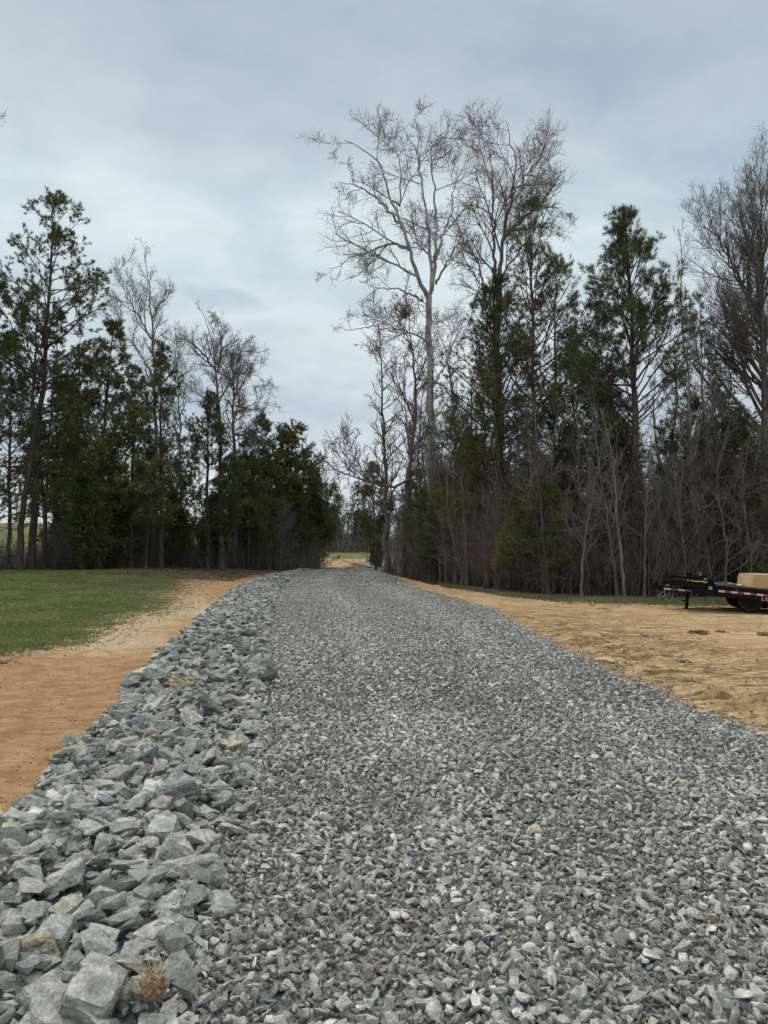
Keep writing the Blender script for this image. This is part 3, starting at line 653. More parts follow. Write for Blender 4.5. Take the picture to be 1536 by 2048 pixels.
# ---------------------------------------------------------------- trees
def put_tree(name, base, trunk_me, crown_me, label, cat, group=None, crown_name='crown', extra=None, rz=0.0, sc_=1.0):
    t = empty(name, base, (0, 0, rz)); t.scale = (sc_,) * 3; tag(t, label, cat, group)
    if trunk_me is not None: add_obj('trunk', trunk_me, t)
    if crown_me is not None: add_obj(crown_name, crown_me, t)
    for e in (extra or []):
        q = add_obj(e[0], e[1], t)
        if len(e) > 2: q.location = e[2]
        if e[0] == 'buds': q['kind'] = 'stuff'
    return t

def bare_meshes(seed, stems, H, n1=9, ang1=48, len1=0.30, t0=0.35, up=0.06, wig=0.13, n2=7, n3=6, n4=0, tw=0.008, m_trunk=None, m_twig=None, lenf=None, buds=None, k3=0.42, k2=0.45):
    """stems: list of (polyline (n,3) local, r0, r1); the first is the trunk. Branch levels follow from all stems."""
    rng = np.random.default_rng(seed); m_trunk = m_trunk or M_BARK_GREY; m_twig = m_twig or M_TWIG
    T = Tubes(); C = Tubes(); LP, LR = [], []
    for q, (pl, r0, r1) in enumerate(stems):
        p = resample(pl, 22); p[1:-1] += rng.normal(0, 0.0025 * H, (20, 3)) * np.array([1, 1, 0.3])
        r = r0 + (r1 - r0) * np.linspace(0, 1, 22) ** 0.85
        if q == 0: r[0] *= 1.35; r[1] *= 1.1
        T.add(p, r, 8)
        LP.append(p[None]); LR.append(r[None])
    S = [(np.concatenate(LP), np.concatenate(LR))]
    P0, R0 = S[0]
    if lenf is None: lenf = lambda L, t: len1 * H * (1.05 - 0.75 * t)
    # trunk gets branches only above t0, the other stems all along
    A1 = sprout(rng, P0[:1], R0[:1], n1, t0, 0.99, ang1, 9, lenf, 9, wig, up, 0.55, tw * 1.2)
    parts = [A1]
    if len(stems) > 1:
        parts.append(sprout(rng, P0[1:], R0[1:], max(4, n1 // 2), 0.12, 0.99, ang1, 10, lambda L, t: np.minimum(0.43 * L, 0.19 * H) * (1.1 - 0.6 * t), 9, wig, up, 0.6, tw * 1.2))
    P1 = np.concatenate([a for a, b in parts]); R1 = np.concatenate([b for a, b in parts])
    T.add(P1, R1, 5)
    P2, R2 = sprout(rng, P1, R1, n2, 0.18, 1.0, 42, 10, lambda L, t: k2 * L * (1.1 - 0.55 * t), 6, wig * 1.2, up * 1.3, 0.6, tw)
    L1_ = np.linalg.norm(np.diff(P1, axis=1), axis=2).sum(1); kp = rng.random(len(P2)) < np.clip(np.repeat(L1_, n2) / np.quantile(L1_, 0.7), 0.12, 1); P2, R2 = P2[kp], R2[kp]
    C.add(P2, R2, 4)
    P3, R3 = sprout(rng, P2, R2, n3, 0.15, 1.0, 40, 12, lambda L, t: k3 * L * (1.1 - 0.4 * t) + 0.12, 4, wig * 1.6, up * 1.3, 0.65, tw * 0.8)
    L2_ = np.linalg.norm(np.diff(P2, axis=1), axis=2).sum(1); kp = rng.random(len(P3)) < np.clip(np.repeat(L2_, n3) / np.quantile(L2_, 0.6), 0.15, 1); P3, R3 = P3[kp], R3[kp]
    C.add(P3, R3, 3)
    P4 = P3
    if n4:
        P4, R4 = sprout(rng, P3, R3, n4, 0.25, 1.0, 38, 12, lambda L, t: 0.45 * L + 0.10, 3, wig * 1.6, up, 0.8, tw * 0.62)
        C.add(P4, R4, 3)
    ex = []
    if buds:
        V, Fc = needles(rng, P4[rng.random(len(P4)) < buds[1]], buds[2], buds[3], buds[3] * 0.7, 10, 90, 0.2)
        ex.append(('buds', np_mesh('buds', V, [Fc], buds[0])))
    return T.mesh('trunk', m_trunk), C.mesh('crown', m_twig), ex

def pine_meshes(seed, pl, r0, cb=0.35, spread=2.6, nb=46, a_low=75, a_top=35, up=0.05, n2=6, n3=4, cnt=30, ln=0.17, wd=0.014, dead=10, m_needle=None, prof=0.8, cones=0, fol=1.0, tw=0.32, wig=0.09):
    rng = np.random.default_rng(seed); T = Tubes(); pl = resample(pl, 20)
    H = pl[-1, 2] - pl[0, 2]
    pl[1:-1, :2] += rng.normal(0, 0.0018 * H, (18, 2))
    r = r0 * (1 - 0.9 * np.linspace(0, 1, 20) ** 1.1); r[0] *= 1.3
    T.add(pl, r, 8); P0 = pl[None]; R0 = r[None]
    def L1(L, t):
        s = np.clip((t - cb) / (1 - cb), 0, 1)
        return spread * ((1 - s) ** prof * np.clip(0.6 + s * 2.5, 0, 1) + 0.07)
    def A1(t):
        s = np.clip((t - cb) / (1 - cb), 0, 1); return a_low + (a_top - a_low) * s
    P1, R1 = sprout(rng, P0, R0, nb, cb, 0.985, A1, 7, L1, 8, wig, up, 0.5, 0.010, rk=0.011)
    T.add(P1, R1, 5)
    if dead:
        Pd, Rd = sprout(rng, P0, R0, dead, cb * 0.35, cb, 82, 9, lambda L, t: spread * 0.45 * np.ones_like(t), 6, 0.10, 0.0, 0.35, 0.007, rk=0.008)
        T.add(Pd, Rd, 4); Pe, Re = sprout(rng, Pd, Rd, 5, 0.3, 1, 45, 10, lambda L, t: 0.4 * L, 4, 0.15, 0, 0.6, 0.005); T.add(Pe, Re, 3)
    P2, R2 = sprout(rng, P1, R1, n2, 0.42, 1.0, 46, 9, lambda L, t: np.clip(0.42 * L * (1.2 - 0.6 * t), 0.25, 1.2), 5, 0.10, up * 2.2, 0.6, 0.006)
    L1_ = np.linalg.norm(np.diff(P1, axis=1), axis=2).sum(1); kp = rng.random(len(P2)) < np.clip(np.repeat(L1_, n2) / np.quantile(L1_, 0.62), 0.22, 1); P2, R2 = P2[kp], R2[kp]
    T.add(P2, R2, 3)
    P3, R3 = sprout(rng, P2, R2, n3, 0.45, 1.0, 36, 9, lambda L, t: tw * np.ones_like(t), 3, 0.08, up * 3, 0.7, 0.005)
    T.add(P3, R3, 3)
    P4, R4 = sprout(rng, P1, R1, 3, 0.78, 1.0, 38, 9, lambda L, t: tw * 1.1 * np.ones_like(t), 3, 0.08, up * 2, 0.7, 0.005)
    P5, R5 = sprout(rng, P0, R0, 6, 0.95, 1.0, 42, 9, lambda L, t: tw * 1.3 * np.ones_like(t), 3, 0.05, 0.12, 0.7, 0.006); T.add(P5, R5, 3)
    T.add(P4, R4, 3)
    PP = np.concatenate([P3, P4, P5]); PP = PP[rng.random(len(PP)) < fol]
    lead = pl[-3:][None]; V0, F0 = needles(rng, lead, 120, ln, wd, 15, 60)
    V, Fc = needles(rng, PP, int(cnt * 1.25), ln, wd, 15, 75, 0.5)
    V = np.concatenate([V, V0]); Fc = np.concatenate([Fc, F0 + len(V) - len(V0)])
    ex = []
    if cones:
        gv, gt = stone_geo(rng, 12, 0.8); cm_ = np_mesh('cone', gv * 0.12, [gt], M_CONE)
        for i in rng.choice(len(P2), cones): ex.append(('cone', cm_, P2[i, rng.integers(2, 5)]))
    return T.mesh('trunk', M_BARK_PINE), np_mesh('crown', V, [Fc], m_needle or M_NEEDLE), ex

def cedar_meshes(seed, H, Rw, m=None, n1=150, n2=7, cnt=16, cb=0.06, prof=0.65, ln=0.13, wd=0.035, a0=66, a1=28, round_=0.35, r0=None):
    rng = np.random.default_rng(seed); T = Tubes()
    pl = resample(np.array([[0, 0, -0.1], [rng.normal(0, .02) * H, rng.normal(0, .02) * H, 0.5 * H], [rng.normal(0, .03) * H, 0, H]]), 14)
    r = (r0 or 0.016 * H) * (1 - 0.92 * np.linspace(0, 1, 14)); T.add(pl, r, 7); P0 = pl[None]; R0 = r[None]
    def L1(L, t):
        s = np.clip((t - cb) / (1 - cb), 0, 1); return Rw * ((1 - s) ** prof * np.clip(0.6 + round_ * 4 * s, 0, 1) + 0.06)
    P1, R1 = sprout(rng, P0, R0, n1, cb, 0.99, lambda t: a0 + (a1 - a0) * t, 9, L1, 6, 0.12, 0.07, 0.35, 0.006, rk=0.010); T.add(P1, R1, 4)
    P2, R2 = sprout(rng, P1, R1, n2, 0.22, 1.0, 42, 11, lambda L, t: np.clip(0.32 * L, 0.15, 0.8), 4, 0.16, 0.08, 0.6, 0.004); T.add(P2, R2, 3)
    P3, R3 = sprout(rng, P2, R2, 3, 0.2, 1.0, 40, 12, lambda L, t: 0.24 * np.ones_like(t), 3, 0.15, 0.06, 0.6, 0.003)
    V, Fc = needles(rng, P3, cnt, ln, wd, 12, 60, 0.0)
    return T.mesh('trunk', M_BARK_PINE), np_mesh('crown', V, [Fc], m or M_CEDAR), []

def shrub_meshes(seed, H, spread, ns=7, m_twig=None, leaf=None, n2=8, n3=5, r=0.018, lean=0.25, m_trunk=None):
    """several stems from one foot, fine twigs"""
    rng = np.random.default_rng(seed); T = Tubes(); C = Tubes()
    az = rng.uniform(0, 2 * np.pi, ns); ln_ = H * rng.uniform(0.6, 1.0, ns)
    d = norm(np.stack([np.cos(az) * lean * rng.uniform(0.3, 1.3, ns), np.sin(az) * lean * rng.uniform(0.3, 1.3, ns), np.ones(ns)], 1))
    P = [np.stack([rng.normal(0, .06 * spread, ns), rng.normal(0, .06 * spread, ns), -0.05 * np.ones(ns)], 1)]
    dd = d
    for q in range(11):
        dd = norm(dd + 0.07 * rng.normal(size=dd.shape) + np.array([0, 0, 0.02])); P.append(P[-1] + dd * (ln_ / 11)[:, None])
    P = np.stack(P, 1); R = r * rng.uniform(0.7, 1.2, ns)[:, None] * np.linspace(1, 0.25, 12)[None]
    T.add(P, R, 5)
    P2, R2 = sprout(rng, P, R, n2, 0.12, 1.0, 45, 12, lambda L, t: spread * 0.55 * (1.1 - 0.6 * t), 6, 0.14, 0.06, 0.55, 0.005); C.add(P2, R2, 4)
    P3, R3 = sprout(rng, P2, R2, n3, 0.15, 1.0, 42, 14, lambda L, t: 0.42 * L + 0.08, 4, 0.2, 0.05, 0.6, 0.0035); C.add(P3, R3, 3)
    ex = []
    if leaf:
        V, Fc = needles(rng, P3, leaf[1], leaf[2], leaf[2] * 0.55, 15, 85, 0.0); ex = [('leaves', np_mesh('leaves', V, [Fc], leaf[0]))]
    return T.mesh('trunk', m_trunk or M_TWIG_G), C.mesh('crown', m_twig or M_TWIG_G), ex

def PX(pts, Y, base, dy=None):
    """photo pixels -> local polyline at depth Y (metres), dy: offsets in depth per point"""
    o = []
    for i, (px, py) in enumerate(pts):
        p = W(px, py, Y + (dy[i] if dy else 0)); o.append(p - np.array(base))
    return np.array(o)
def footing(px, Y): 
    x = (px - 768) / F * Y / math.cos(PITCH) if False else W(px, 1140, Y)[0]
    return (x, Y, hz(x, Y) - 0.05)
def stem_from(px_pts, Y, base, dy=None):
    p = PX(px_pts, Y, base, dy); p = np.vstack([[0, 0, -0.1], p]); return p
def top_len(px_top, Y, base): return W(*px_top, Y)[2] - base[2]
def sane(p):
    # spread side stems a little in depth so the tree is round, not flat
    return p

# ---- white sycamore with the pale upper limbs
def sycamore():
    Y = 42; b = footing(866, Y); q = lambda pts, r0, r1, d=0: (PX(pts, Y, b, [0] + [d * (i + 1) / len(pts) for i in range(1, len(pts))]), r0, r1)
    st = [(stem_from([(864, 1000), (859, 850), (861, 720), (856, 650), (858, 592)], Y, b), 0.27, 0.18),
          q([(858, 598), (835, 551), (819, 499), (806, 457), (780, 395), (761, 330), (725, 298), (689, 281)], 0.14, 0.02, -3),
          q([(784, 402), (803, 411), (800, 337), (790, 275), (797, 240), (800, 226)], 0.07, 0.012, 2.5),
          q([(806, 457), (774, 418), (731, 379), (700, 368), (676, 364)], 0.09, 0.012, -4),
          q([(819, 499), (795, 488), (770, 490), (740, 503), (715, 509), (700, 513), (682, 532), (653, 537)], 0.10, 0.012, 3),
          q([(845, 602), (820, 588), (796, 577), (757, 577), (718, 560)], 0.08, 0.012, -3),
          q([(858, 592), (863, 574), (861, 493), (848, 402), (839, 337), (826, 288), (806, 252)], 0.14, 0.02, 2),
          q([(839, 337), (836, 300), (837, 265), (830, 240), (832, 218)], 0.05, 0.012, -2),
          q([(864, 580), (871, 509), (871, 395), (866, 330), (863, 291), (880, 275), (897, 262)], 0.12, 0.02, -1),
          q([(871, 520), (885, 470), (901, 428), (910, 363), (925, 345), (940, 330)], 0.09, 0.012, 4),
          q([(872, 568), (895, 520), (920, 480), (940, 447)], 0.08, 0.012, -4),
          q([(858, 690), (840, 675), (813, 662), (790, 655), (770, 646), (757, 640), (735, 633), (720, 610)], 0.07, 0.012, -4),
          q([(770, 646), (735, 655), (692, 662), (675, 650)], 0.045, 0.01, -3),
          q([(862, 780), (890, 730), (905, 690), (930, 640)], 0.07, 0.012, 5)]
    tm, cm, ex = bare_meshes(1, st, 26, n1=10, ang1=50, len1=0.10, t0=0.5, up=0.035, wig=0.14, n2=10, n3=7, n4=2, tw=0.012, m_trunk=M_BARK_SYC, m_twig=M_TWIG_G, k2=0.5)
    put_tree('sycamore_tree', b, tm, cm, 'tallest bare tree with white upper trunk and crooked limbs reaching over the road', 'tree')
sycamore()

def two_leader():
    Y = 33; b = footing(1001, Y); q = lambda pts, r0, r1, d=0: (PX(pts, Y, b, [0] + [d * (i + 1) / len(pts) for i in range(1, len(pts))]), r0, r1)
    st = [(stem_from([(1002, 1000), (1000, 850), (996, 700), (997, 590)], Y, b), 0.24, 0.15),
          q([(997, 590), (1008, 470), (1022, 400), (1032, 340), (1021, 290), (1011, 240)], 0.12, 0.012, 1.5),
          q([(994, 600), (988, 525), (987, 435), (985, 350), (973, 278)], 0.10, 0.012, -2),
          q([(1022, 395), (1045, 360), (1073, 325), (1088, 300)], 0.06, 0.01, 2),
          q([(994, 640), (975, 604), (962, 542), (936, 493), (900, 454)], 0.08, 0.01, -2),
          q([(1008, 470), (1045, 435), (1085, 412), (1122, 415)], 0.06, 0.01, -2),
          q([(1000, 560), (1040, 500), (1080, 450), (1110, 380)], 0.06, 0.01, 3)]
    tm, cm, ex = bare_meshes(2, st, 20, n1=17, ang1=40, len1=0.18, t0=0.5, up=0.05, wig=0.11, n2=11, n3=7, n4=2, tw=0.010, m_trunk=M_BARK_GREY, k2=0.5)
    put_tree('bare_tree', b, tm, cm, 'tall dark bare tree with two leaders and dense twigs above the pines', 'tree')
two_leader()

def simple_bare(name, label, px_pts, Y, seed, r0=0.12, cat='tree', group=None, stems=(), **kw):
    b = footing(px_pts[0][0], Y); H = top_len(px_pts[-1], Y, b)
    st = [(stem_from(px_pts[1:], Y, b), r0, 0.012)]
    for pts, ra, dd in stems: st.append((PX(pts, Y, b, [0] + [dd * (i + 1) / len(pts) for i in range(1, len(pts))]), ra, 0.01))
    a = dict(len1=0.2, n1=26, t0=0.3); a.update(kw)
    tm, cm, ex = bare_meshes(seed, st, H, **a)
    return put_tree(name, b, tm, cm, label, cat, group, extra=ex), (tm, cm, ex, H)

BUDK = (M_BUD, 0.8, 3, 0.055)
simple_bare('bare_tree', 'slim straight tree with short reddish twigs, at the bend on the road edge', [(773, 1139), (773, 1100), (770, 926), (767, 813), (762, 715), (757, 625)], 50, 3, 0.20, n1=42, len1=0.155, t0=0.28, ang1=48, up=0.05, n2=6, n3=5, buds=BUDK, tw=0.012)
T8, _ = simple_bare('maple_tree', 'budding maple with a red top and long low limb sweeping over the road', [(803, 1150), (806, 1040), (816, 959), (829, 845), (832, 764), (822, 699), (815, 605)], 44, 4, 0.24,
    stems=[([(820, 958), (790, 974), (761, 971), (715, 956), (676, 943), (650, 921), (640, 905)], 0.10, -5), ([(740, 965), (715, 925), (695, 890), (685, 860)], 0.045, -3), ([(700, 953), (690, 920), (680, 895), (672, 880)], 0.03, 2),
           ([(829, 845), (800, 780), (770, 730), (745, 690)], 0.07, -2), ([(832, 764), (860, 700), (880, 640)], 0.06, 2), ([(822, 699), (800, 650), (790, 620)], 0.05, -2), ([(820, 930), (850, 880), (870, 820)], 0.06, 3)],
    n1=30, len1=0.16, t0=0.42, n2=6, n3=5, buds=(M_BUD, 0.7, 3, 0.06), tw=0.012)
# the red cluster at its tip
rng = np.random.default_rng(40); bmid = np.array(W(810, 612, 44)) - np.array(T8.location)
dv = norm(rng.normal(size=(110, 3)) + np.array([0, 0, 0.7])); Pb = bmid + rng.normal(size=(110, 3)) * np.array([0.42, 0.42, 0.42]); PP = np.stack([Pb, Pb + dv * 0.22, Pb + dv * 0.4], 1)
V, Fc = needles(rng, PP, 14, 0.09, 0.05, 10, 90, 0.0); rb = add_obj('red_buds', np_mesh('red_buds', V, [Fc], M_REDBUD), T8)
tt = Tubes(); tt.add(np.stack([bmid + (Pb - bmid) * 0.0 + np.array([0, 0, -0.7]), Pb, Pb + dv * .2], 1) if False else np.stack([np.broadcast_to(bmid + np.array([0, 0, -0.8]), Pb.shape), Pb, Pb + dv * .3], 1), np.full((110, 3), 0.008), 3)
rb['kind'] = 'stuff'
add_obj('bud_twigs', tt.mesh('bud_twigs', M_TWIG), T8)
simple_bare('bare_tree', 'thin leaning bare tree with crossing limbs between the maple and the first pine', [(914, 1163), (912, 1100), (900, 1040), (893, 959), (915, 878), (907, 796), (894, 709), (875, 660)], 34, 5, 0.13, n1=24, len1=0.17, t0=0.4, n2=6, n3=5)
simple_bare('bare_tree', 'mottled grey trunk curving up beside the thin leaning tree', [(905, 1165), (902, 1130), (893, 1040), (880, 960), (868, 900), (850, 800)], 36, 6, 0.16, n1=18, len1=0.16, t0=0.5, m_trunk=M_BARK_PALE, n2=6, n3=5)
simple_bare('bare_tree', 'straight grey pole of a tree rising just behind the thin leaning one', [(935, 1172), (934, 1100), (928, 1000), (918, 850), (912, 760)], 32, 7, 0.10, n1=18, len1=0.15, t0=0.5, n2=6, n3=5)
simple_bare('bare_tree', 'slender pale tree with upswept twigs right of the full-crowned pine', [(1381, 1170), (1384, 1100), (1387, 995), (1380, 882), (1375, 760), (1364, 621), (1357, 458)], 25, 8, 0.085, n1=26, len1=0.14, t0=0.35, ang1=34, up=0.10, wig=0.07, m_trunk=M_BARK_PALE, m_twig=M_TWIG_G, n2=5, n3=4, tw=0.006)
simple_bare('bare_tree', 'second slender tree, bent near its foot, next to the slender pale one', [(1409, 1172), (1421, 1024), (1412, 854), (1400, 734), (1385, 640), (1378, 590)], 26, 9, 0.075, n1=22, len1=0.14, t0=0.4, ang1=36, up=0.09, wig=0.08, m_trunk=M_BARK_PALE, m_twig=M_TWIG_G, n2=5, n3=4, tw=0.006)
simple_bare('poplar_tree', 'broad bare poplar with many upswept branches, cut by the edge of the photo', [(1536, 1185), (1534, 1000), (1527, 760), (1523, 564), (1519, 450), (1521, 335)], 27, 10, 0.24, stems=[([(1526, 740), (1490, 670), (1450, 620), (1420, 590)], 0.07, -1.5), ([(1524, 640), (1476, 560), (1443, 490), (1418, 430)], 0.07, 1.5), ([(1522, 560), (1496, 490), (1480, 430), (1474, 400)], 0.06, -1), ([(1526, 700), (1570, 600), (1590, 480)], 0.06, 1), ([(1527, 780), (1480, 740), (1430, 700), (1400, 665)], 0.06, 2)],
    n1=60, len1=0.27, t0=0.36, ang1=36, up=0.09, wig=0.05, n2=9, n3=6, n4=2, tw=0.0065, k2=0.42, m_twig=M_BARK_GREY)
simple_bare('sapling', 'smooth pale sapling leaning left in front of the dark cedar', [(1250, 1190), (1242, 1100), (1233, 1024), (1228, 925), (1212, 860), (1200, 815)], 23.6, 11, 0.055, n1=20, len1=0.26, t0=0.35, ang1=48, m_trunk=M_BARK_PALE, m_twig=M_TWIG_G, n2=6, n3=5, tw=0.005)
simple_bare('sapling', 'forked pale sapling beside the foot of the full-crowned pine', [(1287, 1190), (1290, 1110), (1292, 1020), (1298, 930), (1302, 870)], 24, 12, 0.045, n1=18, len1=0.24, t0=0.35, m_trunk=M_BARK_PALE, m_twig=M_TWIG_G, n2=6, n3=5, tw=0.005)
simple_bare('sapling', 'grey sapling with fan of twigs left of the dark cedar', [(1160, 1186), (1165, 1120), (1172, 1060), (1190, 960), (1205, 890)], 24.5, 13, 0.05, n1=20, len1=0.34, t0=0.25, m_trunk=M_BARK_PALE, m_twig=M_TWIG_G, n2=7, n3=5, tw=0.005)
simple_bare('sapling', 'thin sapling arching left across the trailer drawbar', [(1340, 1180), (1335, 1110), (1318, 1030), (1312, 960), (1300, 900)], 24.8, 14, 0.04, n1=16, len1=0.28, t0=0.3, m_trunk=M_BARK_PALE, m_twig=M_TWIG_G, n2=6, n3=4, tw=0.005)
simple_bare('sapling', 'pale drooping sapling with curled branch above the trailer front', [(1372, 1182), (1368, 1100), (1358, 1030), (1348, 950), (1345, 910)], 24, 15, 0.04, stems=[([(1358, 1030), (1390, 1022), (1420, 1010), (1438, 990)], 0.02, -1)], n1=16, len1=0.3, t0=0.3, m_trunk=M_BARK_PALE, m_twig=M_TWIG_G, n2=6, n3=4, tw=0.005)
# left wood
simple_bare('bare_tree', 'pale feathery bare tree rising behind the dense pines, left of the road', [(312, 1130), (310, 900), (311, 760), (309, 689), (302, 610), (292, 532), (293, 490)], 50, 20, 0.24,
    stems=[([(308, 690), (281, 636), (255, 597), (240, 555), (232, 527)], 0.09, -2), ([(304, 640), (320, 610), (335, 595), (342, 575)], 0.06, 2), ([(310, 760), (275, 700), (245, 660), (232, 620)], 0.08, 2), ([(311, 790), (345, 740), (360, 700), (378, 670)], 0.06, -2)],
    n1=30, len1=0.12, t0=0.5, ang1=33, up=0.07, n2=7, n3=5, n4=1, tw=0.011, m_twig=M_TWIG_G, m_trunk=M_BARK_PALE)
simple_bare('bare_tree', 'bare tree whose dark forked leader ends in a snapped tip', [(441, 1130), (441, 950), (438, 817), (432, 742), (423, 681), (406, 624)], 52, 21, 0.26,
    stems=[([(436, 745), (444, 700), (443, 660), (442, 640)], 0.10, 1), ([(432, 742), (405, 705), (385, 688), (365, 672)], 0.10, -2), ([(439, 830), (415, 800), (385, 780), (365, 760)], 0.06, 2)],
    n1=26, len1=0.15, t0=0.52, ang1=45, n2=7, n3=6, n4=1, tw=0.011, m_twig=M_TWIG_G)
simple_bare('bare_tree', 'thick dark trunk broken off at the top with wide drooping twiggy crown', [(468, 1130), (468, 950), (467, 878), (465, 772), (467, 700), (469, 692)], 54, 22, 0.30,
    stems=[([(471, 869), (501, 875), (520, 885), (532, 893)], 0.10, -1), ([(471, 811), (488, 815), (496, 826)], 0.08, 1), ([(466, 800), (500, 740), (520, 700)], 0.06, 1), ([(466, 760), (480, 710), (492, 680)], 0.06, -2), ([(467, 830), (520, 800), (540, 770)], 0.06, 2), ([(466, 780), (440, 730), (430, 700)], 0.05, 2)],
    n1=34, len1=0.21, t0=0.5, ang1=58, up=0.03, n2=8, n3=6, n4=1, tw=0.011, m_twig=M_TWIG_G)
simple_bare('bare_tree', 'small spreading bare tree between the feathery tree and the snapped one', [(362, 1130), (362, 950), (358, 800), (352, 720), (348, 650)], 56, 23, 0.16, n1=30, len1=0.18, t0=0.5, n2=7, n3=5, n4=1, tw=0.011, m_twig=M_TWIG_G)
simple_bare('sapling', 'grey multi-twigged sapling leaning out of the left wood edge', [(290, 1125), (296, 1060), (305, 1000), (318, 940), (322, 890)], 46, 24, 0.07, n1=22, len1=0.35, t0=0.2, m_trunk=M_BARK_PALE, m_twig=M_TWIG_G, n2=7, n3=5, tw=0.008)
simple_bare('sapling', 'pale bare sapling against the green cedars near the road bend', [(535, 1128), (534, 1070), (532, 1000), (530, 960)], 56, 25, 0.07, n1=20, len1=0.4, t0=0.2, m_trunk=M_BARK_PALE, m_twig=M_TWIG_G, n2=7, n3=5, tw=0.010)
simple_bare('sapling', 'second pale bare sapling, lower, touching the road-bend cedar', [(560, 1128), (562, 1090), (566, 1050), (570, 1010)], 55, 26, 0.06, n1=18, len1=0.5, t0=0.15, m_trunk=M_BARK_PALE, m_twig=M_TWIG_G, n2=7, n3=5, tw=0.010)

# ---- pines
def pine(label, px_pts, Y, seed, r0, name='pine_tree', group=None, **kw):
    b = footing(px_pts[0][0], Y); pl = stem_from(px_pts[1:], Y, b)
    tm, cm, ex = pine_meshes(seed, pl, r0, **kw)
    put_tree(name, b, tm, cm, label, 'pine tree', group, extra=ex)
    return tm, cm, ex, pl[-1, 2]
pine('tallest pine at the left, open tiers of long level limbs', [(62, 1128), (66, 1060), (73, 919), (81, 828), (86, 800), (98, 610), (102, 506), (107, 390)], 42, 50, 0.24, cb=0.40, spread=4.9, nb=56, a_low=78, a_top=50, up=0.05, n2=7, n3=5, cnt=26, ln=0.22, wd=0.022, prof=0.72, wig=0.07, tw=0.4)
pine('straight pine trunk close beside the tallest left pine, crown lower', [(40, 1138), (42, 1050), (62, 906), (70, 715), (78, 580)], 41, 51, 0.20, cb=0.42, spread=3.6, nb=46, cnt=24, ln=0.22, wd=0.02, n3=4, dead=16)
pine('thin pine pole right of the two big left trunks', [(90, 1125), (94, 906), (112, 715), (118, 620)], 43, 52, 0.09, cb=0.6, spread=1.8, nb=24, cnt=22, ln=0.2, wd=0.02, dead=14)
pine('pine cut by the photo edge beside the two big trunks', [(-22, 1130), (-20, 900), (-12, 700), (-6, 560)], 40, 53, 0.2, cb=0.12, spread=3.4, nb=76, cnt=24, ln=0.22, wd=0.022)
pine('dense dark pine with blunt top under the feathery bare tree', [(198, 1130), (205, 900), (216, 740), (230, 648)], 44, 54, 0.2, cb=0.18, spread=3.8, nb=84, a_top=45, n2=7, n3=5, cnt=26, ln=0.22, wd=0.022)
pine('narrow pine standing in front of the feathery bare tree', [(322, 1130), (322, 900), (321, 780), (322, 688)], 46, 55, 0.17, cb=0.15, spread=3.0, nb=72, cnt=26, ln=0.22, wd=0.022)
pine('olive-tinted pine below the snapped bare leader', [(415, 1130), (415, 960), (415, 870), (416, 792)], 50, 56, 0.17, cb=0.12, spread=3.1, nb=78, a_top=40, up=0.07, cnt=24, ln=0.24, wd=0.025)
pine('round-headed pine at the road bend with fan of limbs', [(596, 1128), (594, 1000), (592, 930), (591, 868)], 60, 57, 0.17, cb=0.46, spread=2.9, nb=44, a_low=70, a_top=50, prof=0.38, cnt=24, ln=0.22, wd=0.03, m_needle=M_NEEDLE_O, up=0.05)
pine('smaller pine touching the round-headed one on its left', [(566, 1128), (568, 1000), (572, 930), (573, 872)], 59, 58, 0.14, cb=0.4, spread=2.1, nb=36, prof=0.5, cnt=24, ln=0.22, wd=0.03, m_needle=M_NEEDLE_O)
pine('small pine at the end of the left wood, lowest before the gap', [(634, 1125), (634, 1000), (632, 945)], 64, 59, 0.12, cb=0.3, spread=1.9, nb=34, cnt=22, ln=0.22, wd=0.03)
pine('short pine filling under the broken trunk', [(497, 1130), (497, 1000), (495, 915)], 54, 60, 0.14, cb=0.12, spread=3.0, nb=60, cnt=22, ln=0.22, wd=0.028, m_needle=M_NEEDLE_O)
pine('olive pine between the dense dark pine and its narrow neighbour', [(262, 1130), (264, 960), (268, 840), (272, 745)], 45, 61, 0.15, cb=0.15, spread=3.2, nb=74, cnt=24, ln=0.22, wd=0.024, m_needle=M_NEEDLE_O)
pine('pine with bushy low crown right of the two big trunks', [(150, 1130), (152, 960), (156, 820), (160, 700)], 46, 62, 0.18, cb=0.15, spread=3.6, nb=76, cnt=24, ln=0.22, wd=0.024, m_needle=M_NEEDLE_O)
pine('low-crowned pine behind the two big left trunks, screening the meadow', [(18, 1110), (18, 960), (20, 820), (22, 690)], 47, 63, 0.15, cb=0.24, spread=3.2, nb=64, cnt=24, ln=0.22, wd=0.026, m_needle=M_NEEDLE_O)
pine('pine filling between the bushy low crown and the thin pole', [(112, 1120), (112, 960), (114, 840), (116, 760)], 48, 64, 0.13, cb=0.2, spread=2.8, nb=60, cnt=24, ln=0.22, wd=0.026)
